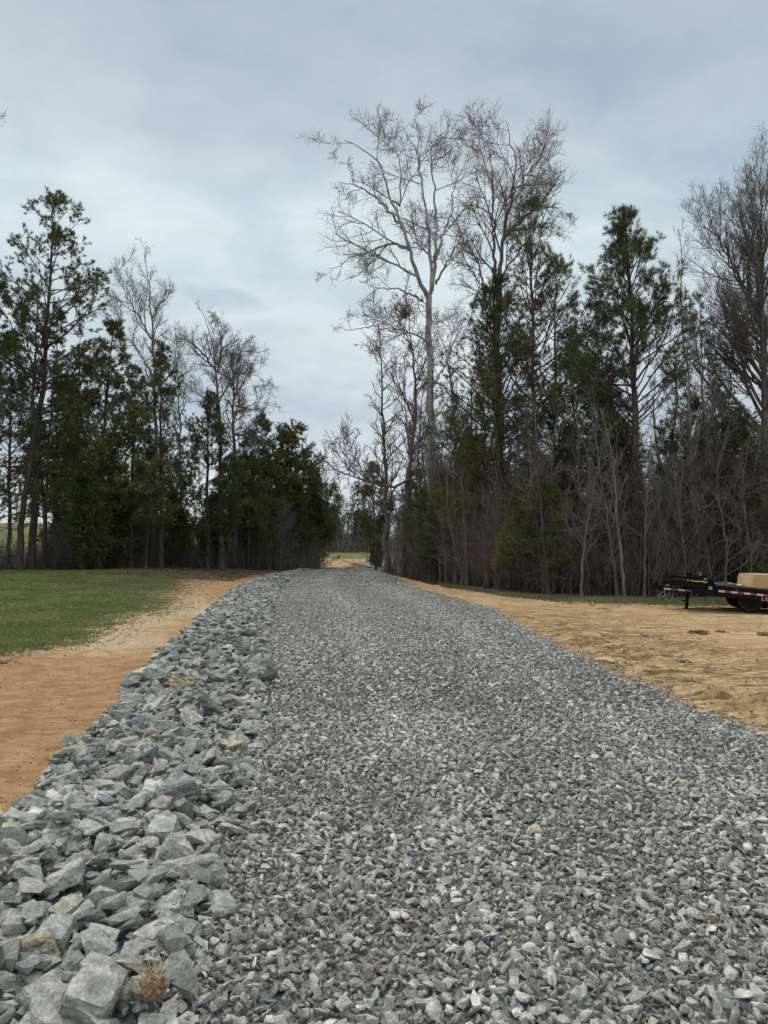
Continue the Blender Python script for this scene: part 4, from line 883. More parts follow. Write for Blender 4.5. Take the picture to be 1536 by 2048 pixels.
# right
pine('sparse cone-hung pine in front of the dark two-leader tree', [(1077, 1182), (1076, 1080), (1073, 1008), (1070, 910), (1066, 813), (1065, 715), (1063, 525), (1061, 397)], 29, 70, 0.15, cb=0.36, spread=3.3, nb=74, a_low=70, a_top=38, up=0.07, n2=6, n3=3, cnt=26, ln=0.19, wd=0.013, cones=60, dead=22, prof=0.85, fol=0.8)
pine('full-crowned pine with spire top standing alone above the trailer', [(1272, 1186), (1270, 1000), (1270, 797), (1267, 760), (1262, 621), (1255, 479), (1246, 433)], 26, 71, 0.19, cb=0.42, spread=2.9, nb=78, a_low=60, a_top=38, up=0.06, n2=6, n3=5, cnt=28, ln=0.2, wd=0.012, dead=26, prof=0.85)
pine('thick-trunked pine buried among the dark two-leader tree limbs', [(1010, 1180), (1004, 1040), (1000, 943), (992, 829), (990, 731), (988, 650), (985, 565)], 31, 72, 0.22, cb=0.38, spread=3.4, nb=74, a_low=75, cnt=28, ln=0.19, wd=0.014, dead=20, fol=0.85)
pine('slim pine with whorled twigs left of the full-crowned pine', [(1200, 1180), (1199, 950), (1197, 760), (1194, 603)], 28, 73, 0.09, cb=0.35, spread=2.1, nb=52, cnt=26, ln=0.17, wd=0.013, dead=12)
pine('short pine between the sparse cone-hung pine and the slim one', [(1150, 1180), (1150, 1000), (1149, 825), (1141, 665)], 29, 74, 0.09, cb=0.35, spread=2.2, nb=50, cnt=26, ln=0.17, wd=0.014, dead=12)
pine('bright green young pine limb-tips before the mottled grey trunk', [(915, 1165), (915, 1050), (912, 960), (910, 815)], 35, 75, 0.08, cb=0.3, spread=1.9, nb=30, cnt=26, ln=0.19, wd=0.018, m_needle=M_NEEDLE_O, fol=0.7)
pine('young olive pine at the foot of the slim straight roadside tree', [(752, 1138), (750, 1060), (745, 990), (742, 935)], 56, 76, 0.11, cb=0.2, spread=2.3, nb=44, cnt=24, ln=0.2, wd=0.03, m_needle=M_NEEDLE_O)
pine('olive pine with drooping foliage under the thick-trunked pine', [(972, 1175), (970, 1050), (968, 930), (960, 810)], 32, 77, 0.1, cb=0.3, spread=2.1, nb=36, a_low=82, cnt=26, ln=0.18, wd=0.016, m_needle=M_NEEDLE_O, fol=0.75)
pine('pine head showing between the slender pale tree and the poplar', [(1452, 1180), (1450, 1000), (1445, 870), (1440, 800)], 34, 78, 0.12, cb=0.25, spread=2.8, nb=56, cnt=24, ln=0.18, wd=0.016)
pine('pine limb tips reaching right behind the slender pale tree', [(1405, 1180), (1405, 900), (1404, 720), (1400, 600)], 30, 79, 0.09, cb=0.4, spread=1.5, nb=26, cnt=24, ln=0.18, wd=0.014, fol=0.7)
pine('pine half hidden behind the sparse cone-hung one', [(1108, 1180), (1108, 900), (1110, 700), (1112, 520)], 31, 80, 0.12, cb=0.35, spread=2.6, nb=52, cnt=26, ln=0.18, wd=0.014, fol=0.8)

# ---- cedars and evergreen shrubs
def cedar(label, px, Y, H, Rw, seed, **kw):
    b = footing(px, Y); tm, cm, ex = cedar_meshes(seed, H, Rw, **kw)
    put_tree('cedar_tree', b, tm, cm, label, 'cedar tree'); return tm, cm
CED = []
CED.append(cedar('low dark cedar drooping to the grass beside the two big trunks', 165, 42, 5.6, 2.0, 90, m=M_CEDAR, round_=0.5, prof=0.5))
CED.append(cedar('broad dark green cedar closing the left wood at the road bend', 636, 62, 6.4, 2.5, 91))
CED.append(cedar('taller cedar just left of the one closing the wood', 600, 60, 7.2, 2.3, 92, n1=170))
CED.append(cedar('olive cedar behind the pale bare saplings', 548, 58, 6.2, 2.2, 93))
CED.append(cedar('dark cedar behind the leaning pale sapling, above the trailer drawbar', 1235, 26.5, 6.4, 1.5, 94, n1=190, prof=0.55))
CED.append(cedar('narrow cedar left of the dark one, in the brown thicket', 1120, 29, 4.6, 1.1, 95))
CED.append(cedar('cedar in shade under the olive left pines', 245, 45, 5.2, 1.9, 96))
CED.append(cedar('cedar in shade beneath the narrow left pine', 345, 49, 5.0, 1.9, 97))
CED.append(cedar('cedar in shade beneath the snapped bare tree', 425, 53, 5.2, 2.1, 98))
CED.append(cedar('squat cedar left of the olive cedar', 492, 56, 5.0, 2.0, 99))
b = footing(1468, 26); tm, cm, ex = cedar_meshes(101, 6.0, 2.5, m=M_PRIVET, n1=150, n2=8, cnt=12, ln=0.07, wd=0.035, prof=0.4, round_=0.6, r0=0.06, a0=60, a1=30)
put_tree('privet_shrub', b, tm, cm, 'big rounded olive-green privet behind the cardboard box', 'shrub')
b = footing(1560, 29); tm2, cm2, ex = cedar_meshes(102, 5.9, 2.4, m=M_PRIVET, n1=150, n2=8, cnt=12, ln=0.07, wd=0.035, prof=0.4, round_=0.6, r0=0.06, a0=60, a1=30)
put_tree('privet_shrub', b, tm2, cm2, 'olive-green privet running off the photo behind the poplar trunk', 'shrub')
b = footing(752, 66); tm3, cm3, ex = cedar_meshes(103, 2.4, 1.0, m=M_CEDAR, n1=70)
put_tree('cedar_tree', b, tm3, cm3, 'tiny cedar by the fallen branches where the gravel disappears', 'cedar tree')

# ---- the wood behind: copies of a few trees, each one a tree of its own
def copy_tree(kind, src, x, y, s, rz, label, cat, group):
    tm, cm, ex = src[:3]
    t = put_tree(kind, (x, y, hz(x, y) - 0.1), tm, cm, label, cat, group, extra=ex, rz=rz, sc_=s); return t
def proto_bare(seed, H, n1=20, **kw):
    rng = np.random.default_rng(seed); pl = np.array([[0, 0, -0.1], [rng.normal(0, .2), rng.normal(0, .2), H * .4], [rng.normal(0, .5), rng.normal(0, .5), H * .75], [rng.normal(0, .6), 0, H]])
    a = dict(n1=n1, len1=0.2, t0=0.4, n2=6, n3=5, tw=0.010, ang1=42); a.update(kw)
    return bare_meshes(seed, [(pl, H * 0.009, 0.012)], H, **a)
PB = [proto_bare(200 + i, h) for i, h in enumerate((12, 13, 11, 14))]
def proto_pine(seed, H, **kw):
    kw.setdefault('a_top', 50)
    rng = np.random.default_rng(seed); pl = np.array([[0, 0, -0.1], [rng.normal(0, .15), rng.normal(0, .15), H * .5], [rng.normal(0, .3), 0, H]])
    a = dict(cb=0.45, spread=2.1, nb=34, cnt=22, ln=0.2, wd=0.022); a.update(kw)
    return pine_meshes(seed, pl, H * 0.011, **a)
PP_ = [proto_pine(220, 11, nb=62, spread=2.9, cb=0.3), proto_pine(221, 10, m_needle=M_NEEDLE_O, cb=0.15, nb=66, spread=2.8), proto_pine(222, 9, cb=0.15, nb=62, spread=2.6)]
PS = [bare_meshes(230 + i, [(np.array([[0, 0, -.1], [.15, .1, 1.6], [.1 * i, .3, 3.4], [.3, .2 * i, 5.2]]), 0.035, 0.006)], 5.2, n1=22, len1=0.24, t0=0.15, n2=5, n3=4, tw=0.005, m_trunk=M_TWIG_G if i % 2 else M_TWIG) for i in range(4)]
rb_ = random.Random(77)
def xw(y):  # front edge of the right wood for a depth y
    return float(np.interp(y, [22, 22.8, 23.5, 25.5, 29, 37, 50, 60], [40, 14, 10, 6, 4, 2, 0.5, -1.5]))
def scatter_trees(n, region, protos, kind, label, cat, group, smin, smax, mind=1.2):
    pts = []; tries = 0
    while len(pts) < n and tries < 6000:
        tries += 1; x, y = region()
        if all((x - a) ** 2 + (y - b) ** 2 > mind ** 2 for a, b in pts): pts.append((x, y))
    for x, y in pts: copy_tree(kind, rb_.choice(protos), x, y, rb_.uniform(smin, smax), rb_.uniform(0, 6.28), label, cat, group)
def reg_right(y0, y1, off=0.6, xmax=0.60):
    def f():
        while True:
            y = rb_.uniform(y0, y1); x = rb_.uniform(xw(y) + off, xmax * y + 1.5)
            if y > 60: x = rb_.uniform(3.5 if y < 118 else 2, 0.6 * y)
            if x > xw(y) + off: return x, y
    return f
scatter_trees(44, reg_right(26.5, 46, 1.0), PB, 'bare_tree', 'grey bare tree standing in the depth of the wood behind the dirt lot', 'tree', 'bare trees deep in the right wood', 0.6, 0.95, 1.6)
scatter_trees(26, reg_right(46, 75, 2), PB, 'bare_tree', 'grey bare tree standing in the depth of the wood behind the dirt lot', 'tree', 'bare trees deep in the right wood', 0.7, 1.1, 2.4)
scatter_trees(34, reg_right(28, 60, 1.5), PP_, 'pine_tree', 'dark pine crown half hidden in the depth of the wood behind the dirt lot', 'pine tree', 'pines deep in the right wood', 0.55, 0.9, 2.5)
def edge_right():
    y = rb_.uniform(23, 52); return xw(y) + rb_.uniform(0.3, 2.2) + 0, y
def front_right():
    while True:
        px = rb_.uniform(800, 1560); Y = 23.6 + rb_.uniform(0, 3.2) + (max(0, 1150 - px) / 350) ** 2 * 22 * .9
        x = W(px, 1140, Y)[0]
        if x > xw(Y) + 0.3: return x, Y
scatter_trees(88, front_right, PS, 'sapling', 'thin brown sapling in the thicket along the dirt lot', 'sapling', 'saplings in the thicket edge', 0.55, 1.45, 0.35)
scatter_trees(22, reg_right(30, 58, 1.2), [(c[0], c[1], []) for c in CED[4:6]] + [(CED[1][0], CED[1][1], [])], 'cedar_tree', 'dark cedar shaded inside the wood behind the dirt lot', 'cedar tree', 'cedars inside the right wood', 0.55, 0.95, 2.0)
def left_region(y0, y1, p0=-60, p1=640):
    def f():
        px = rb_.uniform(p0, p1); Y = y0 + (px + 60) / 700 * 16 + rb_.uniform(0, y1 - y0); return W(px, 1140, Y)[0], Y
    return f
scatter_trees(15, left_region(44, 54, 60, 640), PP_, 'pine_tree', 'pine standing in the second row of the left wood', 'pine tree', 'second-row pines of the left wood', 0.8, 1.2, 1.7)
scatter_trees(20, left_region(44, 56, 60, 640), PB, 'bare_tree', 'bare tree standing in the second row of the left wood', 'tree', 'second-row bare trees of the left wood', 0.7, 1.0, 2.0)
scatter_trees(50, left_region(41.5, 46, 130, 640), PS, 'sapling', 'thin grey sapling along the grass edge of the left wood', 'sapling', 'saplings edging the left wood', 0.6, 1.25, 0.5)
scatter_trees(8, left_region(44, 52, 110, 640), [(CED[i][0], CED[i][1], []) for i in (0, 2, 3, 6)], 'cedar_tree', 'dark cedar filling under the pines of the left wood', 'cedar tree', 'cedars under the left wood', 0.6, 0.9, 2.0)
scatter_trees(7, left_region(40, 47, -60, 110), PS, 'sapling', 'thin brown sapling among the two big left trunks', 'sapling', 'saplings among the big left trunks', 0.5, 0.9, 0.5)
for j, (px, Y, sc__) in enumerate(((838, 40, .55), (880, 36, .5), (1040, 27.5, .42), (1090, 26.5, .5), (1135, 26, .38), (1325, 25.5, .42), (1395, 25.5, .5), (1510, 25, .45))):
    x = W(px, 1140, Y)[0]; lab = ['young olive pine near the mottled curved trunk', 'young olive pine left of the mottled curved trunk', 'small green pine at the foot of the thick-trunked pine', 'young green pine at the foot of the cone-hung pine', 'tiny green pine in the brush left of the grey fan-twigged sapling', 'young green pine in the brush above the trailer coupler', 'young olive pine in the brush behind the trailer rack', 'young olive pine in the brush behind the cardboard box'][j]
    copy_tree('pine_tree', PP_[1 + j % 2], x, Y, sc__, j * 1.3, lab, 'pine tree', 'young pines in the thicket')
# far end of the field and the rim of the far meadow on the left
def far_region():
    y = rb_.uniform(124, 146); return rb_.uniform(-26, 16) * y / 125, y
PF = [proto_bare(260 + i, 15, n1=26, tw=0.03, n3=4, m_trunk=M_TWIG_G, m_twig=M_TWIG_G, t0=0.2) for i in range(3)]
scatter_trees(66, far_region, PF, 'bare_tree', 'grey bare tree in the far wood beyond the end of the road', 'tree', 'far bare trees beyond the field', 0.75, 1.1, 1.3)
scatter_trees(14, far_region, [(CED[i][0], CED[i][1], []) for i in (0, 3)], 'cedar_tree', 'dark cedar low in the far wood beyond the end of the road', 'cedar tree', 'far cedars beyond the field', 0.9, 1.5, 3)
scatter_trees(5, far_region, PP_, 'pine_tree', 'pine in the far wood beyond the end of the road', 'pine tree', 'far pines beyond the field', 1.0, 1.3, 4)
def far_left():
    y = rb_.uniform(105, 125); return rb_.uniform(-0.9, -0.3) * y, y
scatter_trees(26, far_left, PF, 'bare_tree', 'bare tree on the rim of the meadow behind the left wood', 'tree', 'trees rimming the left meadow', 0.6, 0.9, 2.5)

# ---- bare branch tips hanging into the top corner from a tree beside the road
b = (-9.5, 13.5, hz(-9.5, 13.5)); tl = np.array([[0, 0, -.1], [0.1, 0, 4], [0.0, .2, 9], [-.2, 0.2, 13.5]])
lb = [(tl, 0.16, 0.02), (np.array([[0.05, 0.1, 8.0], [0.9, 0.3, 9.6], [1.5, 0.5, 10.7]]), 0.05, 0.01), (np.array([[0.05, 0.1, 9.0], [0.8, 0.2, 10.6], [1.45, 0.3, 11.6]]), 0.05, 0.01)]
tm, cm, ex = bare_meshes(300, lb, 13, n1=10, len1=0.06, t0=0.45, n2=6, n3=5, tw=0.006)
put_tree('bare_tree', b, tm, cm, 'bare tree outside the picture whose twig tips reach the top left corner', 'tree')

# ---- undergrowth: stems, brambles and dead twigs nobody could count
def undergrowth(name, region, n, h0, h1, m, label, seed, r=0.006, kids=7, leaf=None):
    rng = np.random.default_rng(seed); pts = np.array([region() for _ in range(n)])
    z = height(pts[:, 0], pts[:, 1]) - 0.05; h = rng.uniform(h0, h1, n) * rng.uniform(0.6, 1, n) * np.clip(0.85 + 0.55 * vnoise(pts[:, 0], pts[:, 1], 0.7, 71), 0.35, 1.4)
    d = norm(np.stack([rng.normal(0, .22, n), rng.normal(0, .22, n), np.ones(n)], 1)); P = [np.stack([pts[:, 0], pts[:, 1], z], 1)]
    for q in range(5):
        d = norm(d + rng.normal(0, 0.13, (n, 3))); P.append(P[-1] + d * (h / 5)[:, None])
    P = np.stack(P, 1); R = rng.uniform(0.7, 1.9, n)[:, None] * r * np.linspace(1.3, 0.5, 6)[None]
    T = Tubes(); T.add(P, R, 3)
    P2, R2 = sprout(rng, P, R, kids, 0.15, 1, 48, 14, lambda L, t: 0.34 * L, 4, 0.2, 0.04, 0.7, r * 0.55); T.add(P2, R2, 3)
    if kids > 5:
        P3, R3 = sprout(rng, P2, R2, 3, 0.2, 1, 45, 14, lambda L, t: 0.4 * L, 3, 0.2, 0.04, 0.7, r * 0.45); T.add(P3, R3, 3)
    o = add_obj(name, T.mesh(name, m)); tag(o, label, 'undergrowth', kind='stuff')
def fr2():
    while True:
        px = rb_.uniform(770, 1600); Y = 23.8 + rb_.uniform(0, 7) ** 1.0 + (max(0, 1150 - px) / 350) ** 2 * 22
        x = W(px, 1140, Y)[0]
        if px > 1385 and rb_.random() < 0.8: continue
        if x > xw(Y) + 0.15: return x, Y
BM_ = [proto_bare(270 + i, 11, n1=30, n2=7, n3=5, t0=0.25, len1=0.16, buds=(M_BUD, 0.6, 2, 0.05)) for i in range(3)]
def reg_maple():
    while True:
        px = rb_.uniform(730, 990); Y = rb_.uniform(38, 60); x = W(px, 1140, Y)[0]
        if x > xw(Y) + 0.8: return x, Y
scatter_trees(13, reg_maple, BM_, 'maple_tree', 'slender budding maple crowding behind the leaning maple and white sycamore', 'tree', 'young budding maples', 0.9, 1.45, 1.3)
undergrowth('undergrowth', fr2, 2600, 1.2, 5.0, M_TWIG, 'brown tangle of stems and twigs under the trees beside the dirt lot', 401)
def fr3():
    x, y = reg_right(30, 70, 1)(); return x, y
undergrowth('undergrowth', fr3, 3400, 2.0, 7.0, M_TWIG, 'darker brush filling the depth of the right wood', 402, r=0.011, kids=5)
undergrowth('undergrowth', left_region(42.5, 52, 60, 650), 1500, 1.0, 3.6, M_TWIG, 'grey-brown brush under the pines of the left wood', 403, r=0.010, kids=5)
def fl(): 
    x, y = far_region(); return x, y
def fle():
    px = rb_.uniform(-80, 640); Y = 41 + (px + 60) / 700 * 17 + rb_.gauss(0, 0.8); return W(px, 1140, Y)[0], Y
undergrowth('undergrowth', fle, 1500, 0.5, 2.6, M_TWIG_G, 'pale dead brush and brambles edging the left wood', 405, r=0.007, kids=7)
scatter_trees(16, lambda: (lambda px: (W(px, 1140, 42 + (px + 60) / 700 * 17)[0], 42 + (px + 60) / 700 * 17))(rb_.uniform(90, 640)), [(CED[i][0], CED[i][1], []) for i in (0, 3, 6, 8)], 'cedar_tree', 'waist-high cedar seedling at the front edge of the left wood', 'cedar tree', 'cedar seedlings edging the left wood', 0.25, 0.5, 1.5)
undergrowth('undergrowth', fl, 1500, 2.5, 6.5, M_TWIG_G, 'grey brush at the foot of the far wood', 404, r=0.03, kids=4)

# ---------------------------------------------------------------- grass, litter, sticks and clods on the ground
def blades(name, fn, n, seed, hmin, hmax, wd, m, label, cat='grass', lay=0.5, per=4):
    rng = np.random.default_rng(seed); P = fn(rng, n); K = len(P)
    base = np.repeat(np.stack([P[:, 0], P[:, 1], height(P[:, 0], P[:, 1]) - 0.005], 1), per, 0) + rng.normal(0, 0.02, (K * per, 3)) * np.array([1, 1, 0])
    d = norm(np.stack([rng.normal(0, lay, K * per), rng.normal(0, lay, K * per), np.ones(K * per)], 1)); l = rng.uniform(hmin, hmax, (K * per, 1))
    s = norm(np.cross(d, rng.normal(size=(K * per, 3)))) * wd * 0.5
    V = np.stack([base - s, base + s, base + d * l], 1).reshape(-1, 3)
    o = add_obj(name, np_mesh(name, V, [np.arange(len(V)).reshape(-1, 3)], m)); tag(o, label, cat, kind='stuff')
M_GRASS = leafmat('grass_blades', (0.12, 0.16, 0.042), (0.19, 0.25, 0.065), (0.30, 0.32, 0.12), 0.5)
M_STRAWY = leafmat('dry_grass', (0.16, 0.13, 0.07), (0.26, 0.22, 0.13), (0.36, 0.31, 0.20), 0.8)
M_LEAFLIT = leafmat('dead_leaves', (0.07, 0.042, 0.026), (0.15, 0.09, 0.055), (0.26, 0.18, 0.12), 3)
def f_lawn(rng, n):
    Y = 10 + 32 * rng.random(n) ** 0.8; X = -0.58 * Y + rng.random(n) * (XG(Y) + 0.58 * Y + 0.6)
    nz = 0.6 * vnoise(X, Y, 1.1, 11) + 0.4 * vnoise(X, Y, 3.0, 12)
    k = ((XG(Y) - X + nz * (0.25 + 0.02 * Y)) > rng.normal(0.1, 0.35, n)) & (0.80 + 0.62 * vnoise(X * 0.6, Y, 0.9, 34) + rng.normal(0, 0.25, n) > 0.40); return np.stack([X[k], Y[k]], 1)
blades('grass', f_lawn, 52000, 1, 0.03, 0.085, 0.014, M_GRASS, 'short green spring grass between the orange path and the left wood')
def f_dry(rng, n):
    Y = 10 + 34 * rng.random(n); X = XG(Y) + rng.normal(-0.3, 0.8, n) * (0.3 + 0.03 * Y); k = X < XL(Y) - 0.3; return np.stack([X[k], Y[k]], 1)
blades('grass', f_lawn, 9000, 12, 0.02, 0.07, 0.016, M_STRAWY, 'dead straw-coloured blades through the lawn', lay=1.4)
def f_lawn2(rng, n):
    P = f_lawn(rng, n); return P[P[:, 1] + rng.normal(0, 3, len(P)) > 27]
blades('dead_leaves', f_lawn2, 24000, 14, 0.03, 0.08, 0.06, M_LEAFLIT, 'leaf litter browning the top of the lawn below the left wood', 'leaf litter', lay=3, per=1)
blades('dead_leaves', f_lawn, 5000, 13, 0.03, 0.07, 0.05, M_LEAFLIT, 'brown leaves blown across the lawn', 'leaf litter', lay=3, per=1)
blades('grass', f_dry, 9000, 2, 0.03, 0.09, 0.016, M_STRAWY, 'dry straw-coloured grass fraying the edge of the lawn', lay=1.0)
def f_rw(rng, n):
    px = rng.uniform(880, 1600, n); Y0 = np.interp(px, [760, 860, 1000, 1100, 1300, 1600], [50, 34, 26.5, 24.3, 23, 22.3]); X = (px - 768) / F * Y0; Y = Y0 + rng.normal(-0.2, 0.7, n); return np.stack([X, Y], 1)
blades('grass', f_rw, 14000, 3, 0.04, 0.16, 0.016, M_STRAWY, 'pale dry grass fringe at the foot of the right wood', lay=0.7)
blades('grass', f_rw, 5000, 4, 0.04, 0.12, 0.016, M_GRASS, 'thin green grass fringe at the foot of the right wood', lay=0.6)
def f_ll(rng, n):
    Y = rng.uniform(37, 50, n); X = rng.uniform(-0.6, -0.1, n) * Y; k = X < XL(Y) - 1; return np.stack([X[k], Y[k]], 1)
blades('dead_leaves', f_ll, 16000, 5, 0.04, 0.10, 0.07, M_LEAFLIT, 'brown leaf litter under the left wood', 'leaf litter', lay=3, per=3)
def f_lr(rng, n):
    px = rng.uniform(770, 1600, n); Y0 = np.interp(px, [760, 860, 1000, 1100, 1300, 1600], [50, 34, 27, 24.8, 23.5, 22.8]); X = (px - 768) / F * Y0; Y = Y0 + np.abs(rng.normal(0, 3, n)); return np.stack([X, Y], 1)
blades('dead_leaves', f_lr, 16000, 6, 0.04, 0.10, 0.07, M_LEAFLIT, 'brown leaf litter under the right wood', 'leaf litter', lay=3, per=3)

M_CLOD = simple('dry_clod', (0.40, 0.275, 0.15), 0.95, 0.1, 0.3, 6, bump=0.6); M_CLODP = simple('red_crumb', (0.40, 0.25, 0.14), 0.95, 0.1, 0.3, 6); M_CLODR = simple('damp_clod', (0.26, 0.165, 0.09), 0.95, 0.1, 0.3, 6, bump=0.6)
def clods(name, fn, n, smin, smax, seed, m, label):
    rng = np.random.default_rng(seed); P = fn(rng, n); g = [stone_geo(rng, 11, 0.5) for _ in range(8)]; s = smin + (smax - smin) * rng.random(len(P)) ** 3
    v, t, c = scatter(rng, np.stack([P[:, 0], P[:, 1], height(P[:, 0], P[:, 1]) + s * 0.08], 1), s, g, 0.3)
    o = add_obj(name, np_mesh(name, v, [t], m)); tag(o, label, 'soil', kind='stuff')
def f_lot(rng, n):
    Y = 6 + 17 * rng.random(n) ** 0.8; X = XR(Y) + 0.1 + rng.random(n) * (0.62 * Y + 0.5 - XR(Y)); c = vnoise(X * 0.5, Y * 1.3, 1.5, 41) > rng.normal(0.15, 0.4, n); return np.stack([X[c], Y[c]], 1)
def f_tread(rng, n):
    Y = 6.5 + 11 * rng.random(n); X = XR(Y) + rng.uniform(0.1, 3.4, n); return np.stack([X, Y], 1)
def f_edge(rng, n):
    Y = 7 + 12 * rng.random(n); X = XR(Y) + np.abs(rng.normal(0.25, 0.35, n)); return np.stack([X, Y], 1)
def f_path(rng, n):
    Y = 4 + 22 * rng.random(n) ** 0.8; X = XL(Y) - rng.random(n) * (XL(Y) + 0.6 * Y); return np.stack([X, Y], 1)
clods('dirt_crumbs', f_lot, 6000, 0.012, 0.06, 1, M_CLOD, 'dry tan crumbs of soil across the dirt lot')
clods('dirt_crumbs', f_lot, 1500, 0.012, 0.06, 2, M_CLODR, 'darker clods of soil pressed up across the dirt lot')
clods('dirt_crumbs', f_edge, 900, 0.015, 0.07, 3, M_CLODR, 'darker clods of soil along the right gravel edge')
clods('dirt_crumbs', f_tread, 2600, 0.01, 0.07, 5, M_CLOD, 'crumbled soil thrown up in the machine tracks')
clods('dirt_crumbs', f_path, 9000, 0.008, 0.035, 4, M_CLODP, 'fine dry crumbs on the orange path')

def stick(label, pts, r, m=M_TWIG, name='fallen_stick', cat='stick'):
    p = np.array([[G0(px, py)[0], G0(px, py)[1]] for px, py in pts]); z = height(p[:, 0], p[:, 1]) + r * 0.8
    c = np.array([p[0, 0], p[0, 1], z[0]]); P = np.stack([p[:, 0], p[:, 1], z + 0.02 * np.sin(np.arange(len(p)) * 2.1)], 1) - c
    T = Tubes(); P2 = resample(P, 9); P2[1:-1] += np.random.default_rng(len(label)).normal(0, 0.012, (7, 3)) * [1, 1, .3]; T.add(P2, r * np.linspace(1, 0.4, 9), 6)
    o = add_obj(name, T.mesh(name, m)); o.location = c; tag(o, label, cat); return o
stick('straight dark stick lying on the tan dirt between gravel and trailer', [(1352, 1318), (1370, 1317), (1386, 1318)], 0.020)
stick('bent twig pointing up beside the straight dark stick', [(1356, 1312), (1362, 1308), (1364, 1301)], 0.010)
stick('thin curved stick on the tan dirt, nearer the wood than the straight one', [(1282, 1266), (1300, 1269), (1318, 1271)], 0.018)
stick('second thin stick end to end with the curved one', [(1318, 1276), (1338, 1275), (1352, 1275)], 0.018)
stick('short dark stick on the dirt left of the trailer', [(1196, 1215), (1210, 1217), (1222, 1218)], 0.03)

def lump(label, px, py, size, m, name='dirt_clod', cat='clod', n=7, flat=0.45, sc3=(1, 1, 1), seed=1):
    """one irregular mass of earth"""
    rng = np.random.default_rng(seed); bm = bmesh.new(); bmesh.ops.create_icosphere(bm, subdivisions=4, radius=0.5)
    for v in bm.verts:
        c = v.co.copy(); f = mnoise.fractal(c * 3.2 + Vector((seed * 7, 0, 0)), 0.8, 2.2, 4); v.co += c * (0.9 * f)
        v.co.x *= size * sc3[0]; v.co.y *= size * sc3[1]; v.co.z *= size * flat * sc3[2]
    me = bpy.data.meshes.new(name); bm.to_mesh(me); bm.free(); me.materials.append(m)
    g = G0(px, py); o = add_obj(name, me); o.location = (g[0], g[1], hz(g[0], g[1]) + size * flat * 0.2); tag(o, label, cat); return o
lump('dark churned clod of earth in the middle of the dirt lot', 1398, 1262, 0.22, M_CLODR, seed=2, sc3=(1.5, 1, 1))
lump('smaller dark clod just right of the churned one', 1442, 1260, 0.16, M_CLODR, seed=3)
lump('dark clod at the very edge of the photo on the dirt lot', 1530, 1266, 0.21, M_CLODR, seed=4)
lump('pile of damp soil scraped up by the machine tracks', 1388, 1357, 0.16, M_CLODR, seed=5, sc3=(1.4, 0.8, 1))
lump('brown clod at the photo edge on the orange path', 3, 1323, 0.12, M_CLODR, seed=6)
# thin pale flagstone at the gravel edge
M_FLAG = simple('pale_sandstone', (0.55, 0.40, 0.27), 0.85, 0.2, 0.15, 7, bump=0.4)
def flag(label, px, py, L, Wd, seed, rz):
    rng = np.random.default_rng(seed); a = np.sort(rng.uniform(0, 2 * np.pi, 7)); p = [(0.5 * L * math.cos(t), 0.5 * Wd * math.sin(t), z) for t in a for z in (0, 0.035)]
    bm = hull(np.array(p)); bmesh.ops.bevel(bm, geom=list(bm.edges), offset=0.006, segments=1, affect='EDGES'); me = bpy.data.meshes.new('flagstone'); bm.to_mesh(me); bm.free(); me.materials.append(M_FLAG)
    g = G0(px, py); o = add_obj('flagstone', me); o.location = (g[0], g[1], hz(g[0], g[1]) + 0.015); o.rotation_euler = (0.05, -0.04, rz); tag(o, label, 'stone')
flag('flat pinkish-tan stone lying beside the gravel edge', 1206, 1315, 0.30, 0.2, 1, 0.2)
flag('smaller flat tan stone broken off next to the pinkish one', 1222, 1320, 0.17, 0.12, 2, 0.9)
# straw clump and dry root among the slabs
M_STRAW = simple('straw', (0.55, 0.42, 0.24), 0.8, 0.2, 0.35, 30); M_CLAY = simple('brown_clay', (0.24, 0.16, 0.10), 0.95, 0.1, 0.35, 12, bump=0.6)
g = G0(300, 1992, 0.12); t = empty('straw_clump', (g[0], g[1], hz(g[0], g[1]) + 0.13)); tag(t, 'clump of dry straw and brown clay caught between the near slabs and the gravel', 'straw')
bm = bmesh.new(); bmesh.ops.create_icosphere(bm, subdivisions=4, radius=0.5)
for v in bm.verts:
    c = v.co.copy(); v.co += c * (0.5 * mnoise.fractal(c * 4, 0.8, 2.2, 4)); v.co.x *= 0.085; v.co.y *= 0.07; v.co.z *= 0.06
me = bpy.data.meshes.new('clay'); bm.to_mesh(me); bm.free(); me.materials.append(M_CLAY); q = add_obj('clay', me, t); q.location = (0.012, 0, -0.015)
rng = np.random.default_rng(6); T = Tubes(); n = 70; st = rng.normal(0, 0.016, (n, 3)); dr = norm(rng.normal(size=(n, 3)) * [1, 1, 0.6] + [-0.4, 0.2, 0.7]); L = rng.uniform(0.025, 0.075, (n, 1))
T.add(np.stack([st, st + dr * L * .5, st + dr * L + rng.normal(0, .006, (n, 3))], 1), np.full((n, 3), 0.0013), 3); add_obj('straws', T.mesh('straws', M_STRAW), t)
g = G0(358, 1378, 0.2); T = Tubes(); n = 26; st = rng.normal(0, 0.05, (n, 3)) * [1, 1, .3]; dr = norm(rng.normal(size=(n, 3)) * [1.5, 1, 0.5]); L = rng.uniform(0.08, 0.25, (n, 1))
T.add(np.stack([st, st + dr * L * .5 + rng.normal(0, .02, (n, 3)), st + dr * L], 1), np.full((n, 3), 0.004), 3)
o = add_obj('dry_root', T.mesh('dry_root', M_STRAW)); o.location = (g[0], g[1], hz(g[0], g[1]) + 0.22); tag(o, 'tangle of dry root lying on the rocks half way up the bank', 'root')
